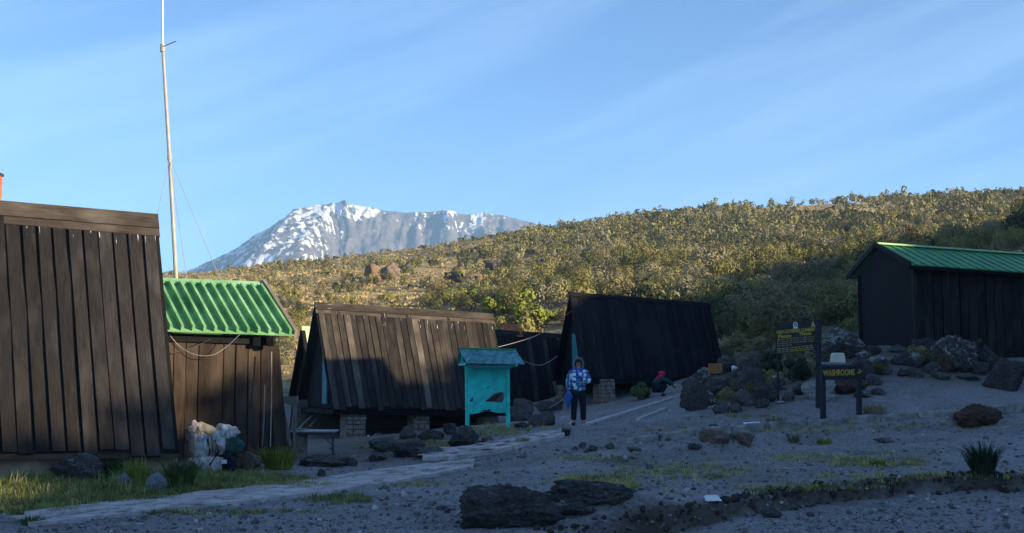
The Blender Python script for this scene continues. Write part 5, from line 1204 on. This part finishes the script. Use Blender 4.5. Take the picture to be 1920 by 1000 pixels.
for sd in ('L', 'R'): s.chain([(J['hi'+sd], .135), (lerp(J['hi'+sd], J['kn'+sd], .5), .12), (J['kn'+sd], .10), (J['an'+sd]+V3(0,0,.03), .075)], a)
skin('trousers', s.v, s.e, s.r, M_NAVY, t)
for sd in ('L', 'R'):
    s = Sk(); a = s.add(J['an'+sd], .058); s.chain([(J['to'+sd], (.05, .04))], a); skin('boot', s.v, s.e, s.r, M_BOOT, t)
    s = Sk(); a = s.add(lerp(J['el'+sd], J['wr'+sd], .93), .034); s.chain([(J['wr'+sd]+(J['wr'+sd]-J['el'+sd]).normalized()*.07, (.045, .03)), (J['wr'+sd]+(J['wr'+sd]-J['el'+sd]).normalized()*.13, (.035, .022))], a); skin('glove', s.v, s.e, s.r, M_GLOVE if sd == 'R' else M_NAVY, t)
rings = [[V3(.06+dx_+rr*math.cos(a_), -.055+rr*math.sin(a_), z) for a_ in np.linspace(0, 2*math.pi, 14, endpoint=False)] for z, rr, dx_ in ((.715, .11, .0), (.76, .115, -.005), (.80, .10, -.015), (.835, .06, -.02), (.845, .01, -.02))]
loft('hat', rings, M_RED, t, True)
s = Sk(); a = s.add((-.16, -.12, .56), (.06, .05)); s.chain([((-.08, -.15, .63), (.075, .05)), ((.02, -.15, .68), (.07, .05))], a); skin('scarf', s.v, s.e, s.r, M_RED, t)

# ---------------------------------------------------------------- backpack heap by the left hut
pk = hit(388, 886); s_ = pk.y/F
m, t, b = newmat('patterned_pack_cover', .8); g = G(t); v = g.n('ShaderNodeTexCoord').outputs['Object']
n1 = g.noise(g.scaled(v, (7, 7, 2.2)), 1.0, 3, .6); n2 = g.noise(v, 14, 4, .7)
pat = g.ramp(n1, [(.30, (.16, .20, .25)), (.40, (.44, .47, .46)), (.48, (.62, .61, .56)), (.535, (.58, .25, .20)), (.585, (.55, .52, .48)), (.66, (.30, .33, .35)), (.76, (.50, .50, .48))])
g.l(g.mix(g.ramp(n2, [(.6, 0.0), (.66, .8)]), pat, (.05, .045, .06)), b.inputs['Base Color']); g.bump(g.noise(v, 9, 4), .9, .06, b); M_PACK = m
M_PCREAM = cloth('cream_pack_cloth', (.55, .42, .25), 12); M_PTEAL = cloth('dark_green_cloth', (.03, .08, .075)); M_PBLUE = cloth('blue_white_cloth', (.30, .38, .50), 16, .6); M_PGREY = cloth('grey_pack_cloth', (.22, .22, .21), 9); M_STRAP = cloth('black_strap', (.02, .02, .025)); M_PINK = cloth('pink_strap', (.50, .24, .20))
t = thing('backpack', 'bulging backpack with a patterned pale cover beside the corner of the big left hut', 'backpack', pk)
def lump(name, c, sz, mat, seed, par=None, rough=.3, sharp=5):
    co, f = rock_co(seed, 4, sharp=sharp, rough=rough*.5); fold = .06*np.sin(co[:, 0]*9+co[:, 1]*6+3*n3(co*2, seed))+.09*n3(co*4, seed+3)+.05*np.abs(n3(co*9, seed+5)); co = co*(1+fold)[:, None]
    return link(name, mesh(name, [V3(c[0]+v[0]*sz[0]/2*.93, c[1]+v[1]*sz[1]/2*.93, c[2]+v[2]*sz[2]/2*.93) for v in co], f, mat, smooth=True), par)
P_ = lambda x, y, z: (x*s_, y, z*s_)
lump('main_sack', P_(-20, .22, 44), (80*s_, .5, 86*s_), M_PACK, 1, t)
lump('lid', P_(-16, .12, 76), (50*s_, .46, 36*s_), M_PCREAM, 2, t, .25)
lump('side_pocket', P_(18, .10, 60), (44*s_, .36, 46*s_), M_PACK, 3, t)
lump('bottom_pocket', P_(-4, .0, 15), (62*s_, .36, 36*s_), M_PACK, 4, t)
lump('top_bundle', P_(24, .18, 73), (46*s_, .34, 30*s_), M_PACK, 6, t)
for x0, x1, mt in ((-22, -12, M_PINK), (-2, 6, M_STRAP), (10, 22, M_STRAP)):
    m_ = MB(); 
    m_.tube([V3(*P_(x0, .06, 78)), V3(*P_((x0+x1)/2, -.06, 58)), V3(*P_(x1, -.05, 36)), V3(*P_(x0-2, -.12, 14))], .018, 6); link('strap', mesh('strap', m_.v, m_.f, mt, smooth=True), t)
o = lump('cloth_bundle', (0, .12, 0), (40*s_, .3, 30*s_), M_PTEAL, 7); o.location = pk+V3(*P_(36, .05, 46)); tag(o, 'dark green cloth bundle hanging at the right shoulder of the backpack', 'bundle')
o = lump('small_bag', (0, .0, 18*s_), (26*s_, .22, 38*s_), M_NAVY, 8); o.location = pk+V3(*P_(40, -.06, -2)); tag(o, 'small navy bag with a white patch standing at the right foot of the backpack', 'bag')
m_ = MB(); m_.box(P_(-4, -.12, 22), (9*s_, .03, 7*s_)); link('white_patch', mesh('white_patch', m_.v, m_.f, M_WHITE), o)

# ---------------------------------------------------------------- table, timber stand, other small things
lg = [hit(553, 862), hit(624, 855)]; D = (lg[0].y+lg[1].y)/2; s_ = D/F
base = (lg[0]+lg[1])/2; t = thing('table', 'small low table with a thin pale top on dark metal legs before the pier hut', 'table', base)
zt = at(590, 809, D).z
m_ = MB(); c_ = at(590, 809, D+.25); m_.box((c_.x, c_.y, zt), (84*s_, .62, .035)); m_.obj('tabletop', M_TABLE, t)
m_ = MB(); m_.box((c_.x, c_.y, zt-.045), (76*s_, .54, .05)); m_.obj('frame', M_IRON, t)
for x, y in ((553, -.02), (624, -.02), (560, .5), (618, .5)):
    p = at(x, 830, D); q = V3(p.x, D+y, gz(p.x, D+y)-.03); m_ = MB(); m_.tube([q, V3(q.x, q.y, zt-.02)], .018, 6); m_.obj('leg', M_IRON, t)
m_ = MB(); p = at(622, 834, D); q = at(603, 814, D); m_.tube([p, q], .012, 5); m_.obj('brace', M_IRON, t)
p0 = hit(540, 866); D = p0.y+.5; s_ = D/F; t = thing('timber_stand', 'grey weathered timber stand with a thick top beam beside the corner of the cabin', 'stand', (p0.x, D, p0.z))
m_ = MB(); m_.beam(at(522, 750, D), at(558, 749, D), .16, .13); m_.obj('top_beam', W_GREY, t)
for a, b_ in (((529, 756, D), (545, 836, D)), ((552, 756, D), (553, 858, D)), ((526, 760, D+.3), (534, 852, D+.3)), ((551, 756, D+.35), (545, 812, D+.3))):
    m_ = MB(); m_.beam(at(*a), at(*b_), .065, .06); m_.obj('leg', W_GREY, t)
p = at(552, 870, D); m_ = MB(); m_.box((p.x, D+.3, gz(p.x, D)+.28), (.36, .32, .62)); 
for v in m_.v: v += V3(rnd.uniform(-.02, .02), rnd.uniform(-.02, .02), rnd.uniform(-.02, .02))
root_mesh('concrete_block', m_, M_STONE, 'grey squared block standing under the timber stand behind the table', 'block')
# cream tub on a pale board behind the washrooms sign
p = hit(1572, 715); s_ = p.y/F; zz = at(1572, 690, p.y).z
z1 = at(1572, 684, p.y+.1).z
m_ = MB(); m_.box((p.x, p.y+.15, (z1+p.z)/2-.05), (52*s_, .45, z1-p.z+.1))
for v in m_.v: v += V3(rnd.uniform(-.04, .04), rnd.uniform(-.04, .04), 0)
root_mesh('stone_block', m_, RK['grey'], 'rough stone block behind the WASHROOMS sign carrying the cream tub', 'rock')
rings = []
for zf, w, d in ((0, .40, .32), (.02, .40, .33), (.12, .38, .31), (.22, .35, .28), (.26, .32, .25), (.272, .24, .19)):
    n = 28; rr = []
    for k in range(n):
        a_ = 2*math.pi*k/n; cx_, sy_ = math.cos(a_), math.sin(a_); q = (abs(cx_)**5+abs(sy_)**5)**(-1/5); rr.append(V3(cx_*q*w*.46, sy_*q*d*.5, zf*.95))
    rings.append(rr)
n = 28; vs = [q for r_ in rings for q in r_]; fs = [(i*n+k, i*n+(k+1) % n, (i+1)*n+(k+1) % n, (i+1)*n+k) for i in range(5) for k in range(n)]+[tuple(range(n))[::-1], tuple(5*n+k for k in range(n))]
o = link('tub', mesh('tub', vs, fs, M_CREAM)); o.location = (at(1571, 684, p.y+.15).x, p.y+.15, z1+.045); tag(o, 'upturned cream plastic tub above the WASHROOMS sign', 'tub')
o = lump('plastic_sheet', (0, 0, 0), (52*s_, .4, .12), M_TABLE, 12, None, .5); o.location = (at(1572, 684, p.y).x, p.y+.1, z1+.0); tag(o, 'crumpled pale bluish sheet under the cream tub', 'plastic sheet')
for px, py, w, h, lb in ((1414, 804, 30, 12, 'white rectangular slab lying on the gravel just above the kerb'), (1338, 955, 26, 11, 'torn white scrap of paper lying on the earth step at the bottom')):
    p = hit(px, py); s_ = p.y/F; m_ = MB(); m_.box((p.x, p.y+.1, p.z+.05), (w*s_, .28 if w == 30 else .14, .045 if w == 30 else .02))
    for v in m_.v: v += V3(rnd.uniform(-.03, .03), rnd.uniform(-.03, .03), rnd.uniform(-.015, .015)+(.05 if v.y > p.y+.1 else 0))
    root_mesh('white_slab' if w == 30 else 'paper_scrap', m_, M_LITTER, lb, 'slab' if w == 30 else 'litter')
p = at(1376, 690, 40.5); o = lump('plastic_bag', (0, 0, 0), (.2, .16, .2), M_LITTER, 14, None, .3); gzb = gz(p.x, p.y); 
m_ = MB(); m_.tube([(0, 0, gzb-p.z-.1), (0, 0, .06)], .025, 6); o.location = p; link('stake', mesh('stake', m_.v, m_.f, M_POST), o); tag(o, 'small white bag on a stake right of the little orange sign', 'bag')
print('tris', sum(len(o.data.loop_triangles) if False else sum(max(1, p) for p in [len(o.data.polygons)]) for o in COL.objects if o.type == 'MESH'))

# dark clods of earth along the step
n = 520; tt_ = rng.uniform(0, 1, n); seg = np.minimum((tt_*(len(LEDGE)-2)).astype(int)+1, len(LEDGE)-2); fr = rng.random(n)
q = LEDGE[seg]*(1-fr)[:, None]+LEDGE[seg+1]*fr[:, None]+rng.normal(0, .07, (n, 2)); q[:, 1] -= .03
z = ground(q[:, 0], q[:, 1]); sz = np.minimum(rng.lognormal(math.log(.019), .5, n), .055); bv, bf = ICO[2]
P3 = bv[None]*sz[:, None, None]*rng.uniform(.6, 1.4, (n, 1, 3)); P3 = P3+rng.normal(0, .10, (n, len(bv), 3))*sz[:, None, None]
V = (P3+np.stack([q[:, 0], q[:, 1], z+sz*.2], 1)[:, None]).reshape(-1, 3); fq = (np.array(bf)[None]+np.arange(n)[:, None, None]*len(bv)).reshape(-1)
link('earth_clods', bulk('earth_clods', V, fq, 3, simple('dark_earth', (.045, .036, .031), .98, .4, 6)), kind='stuff')
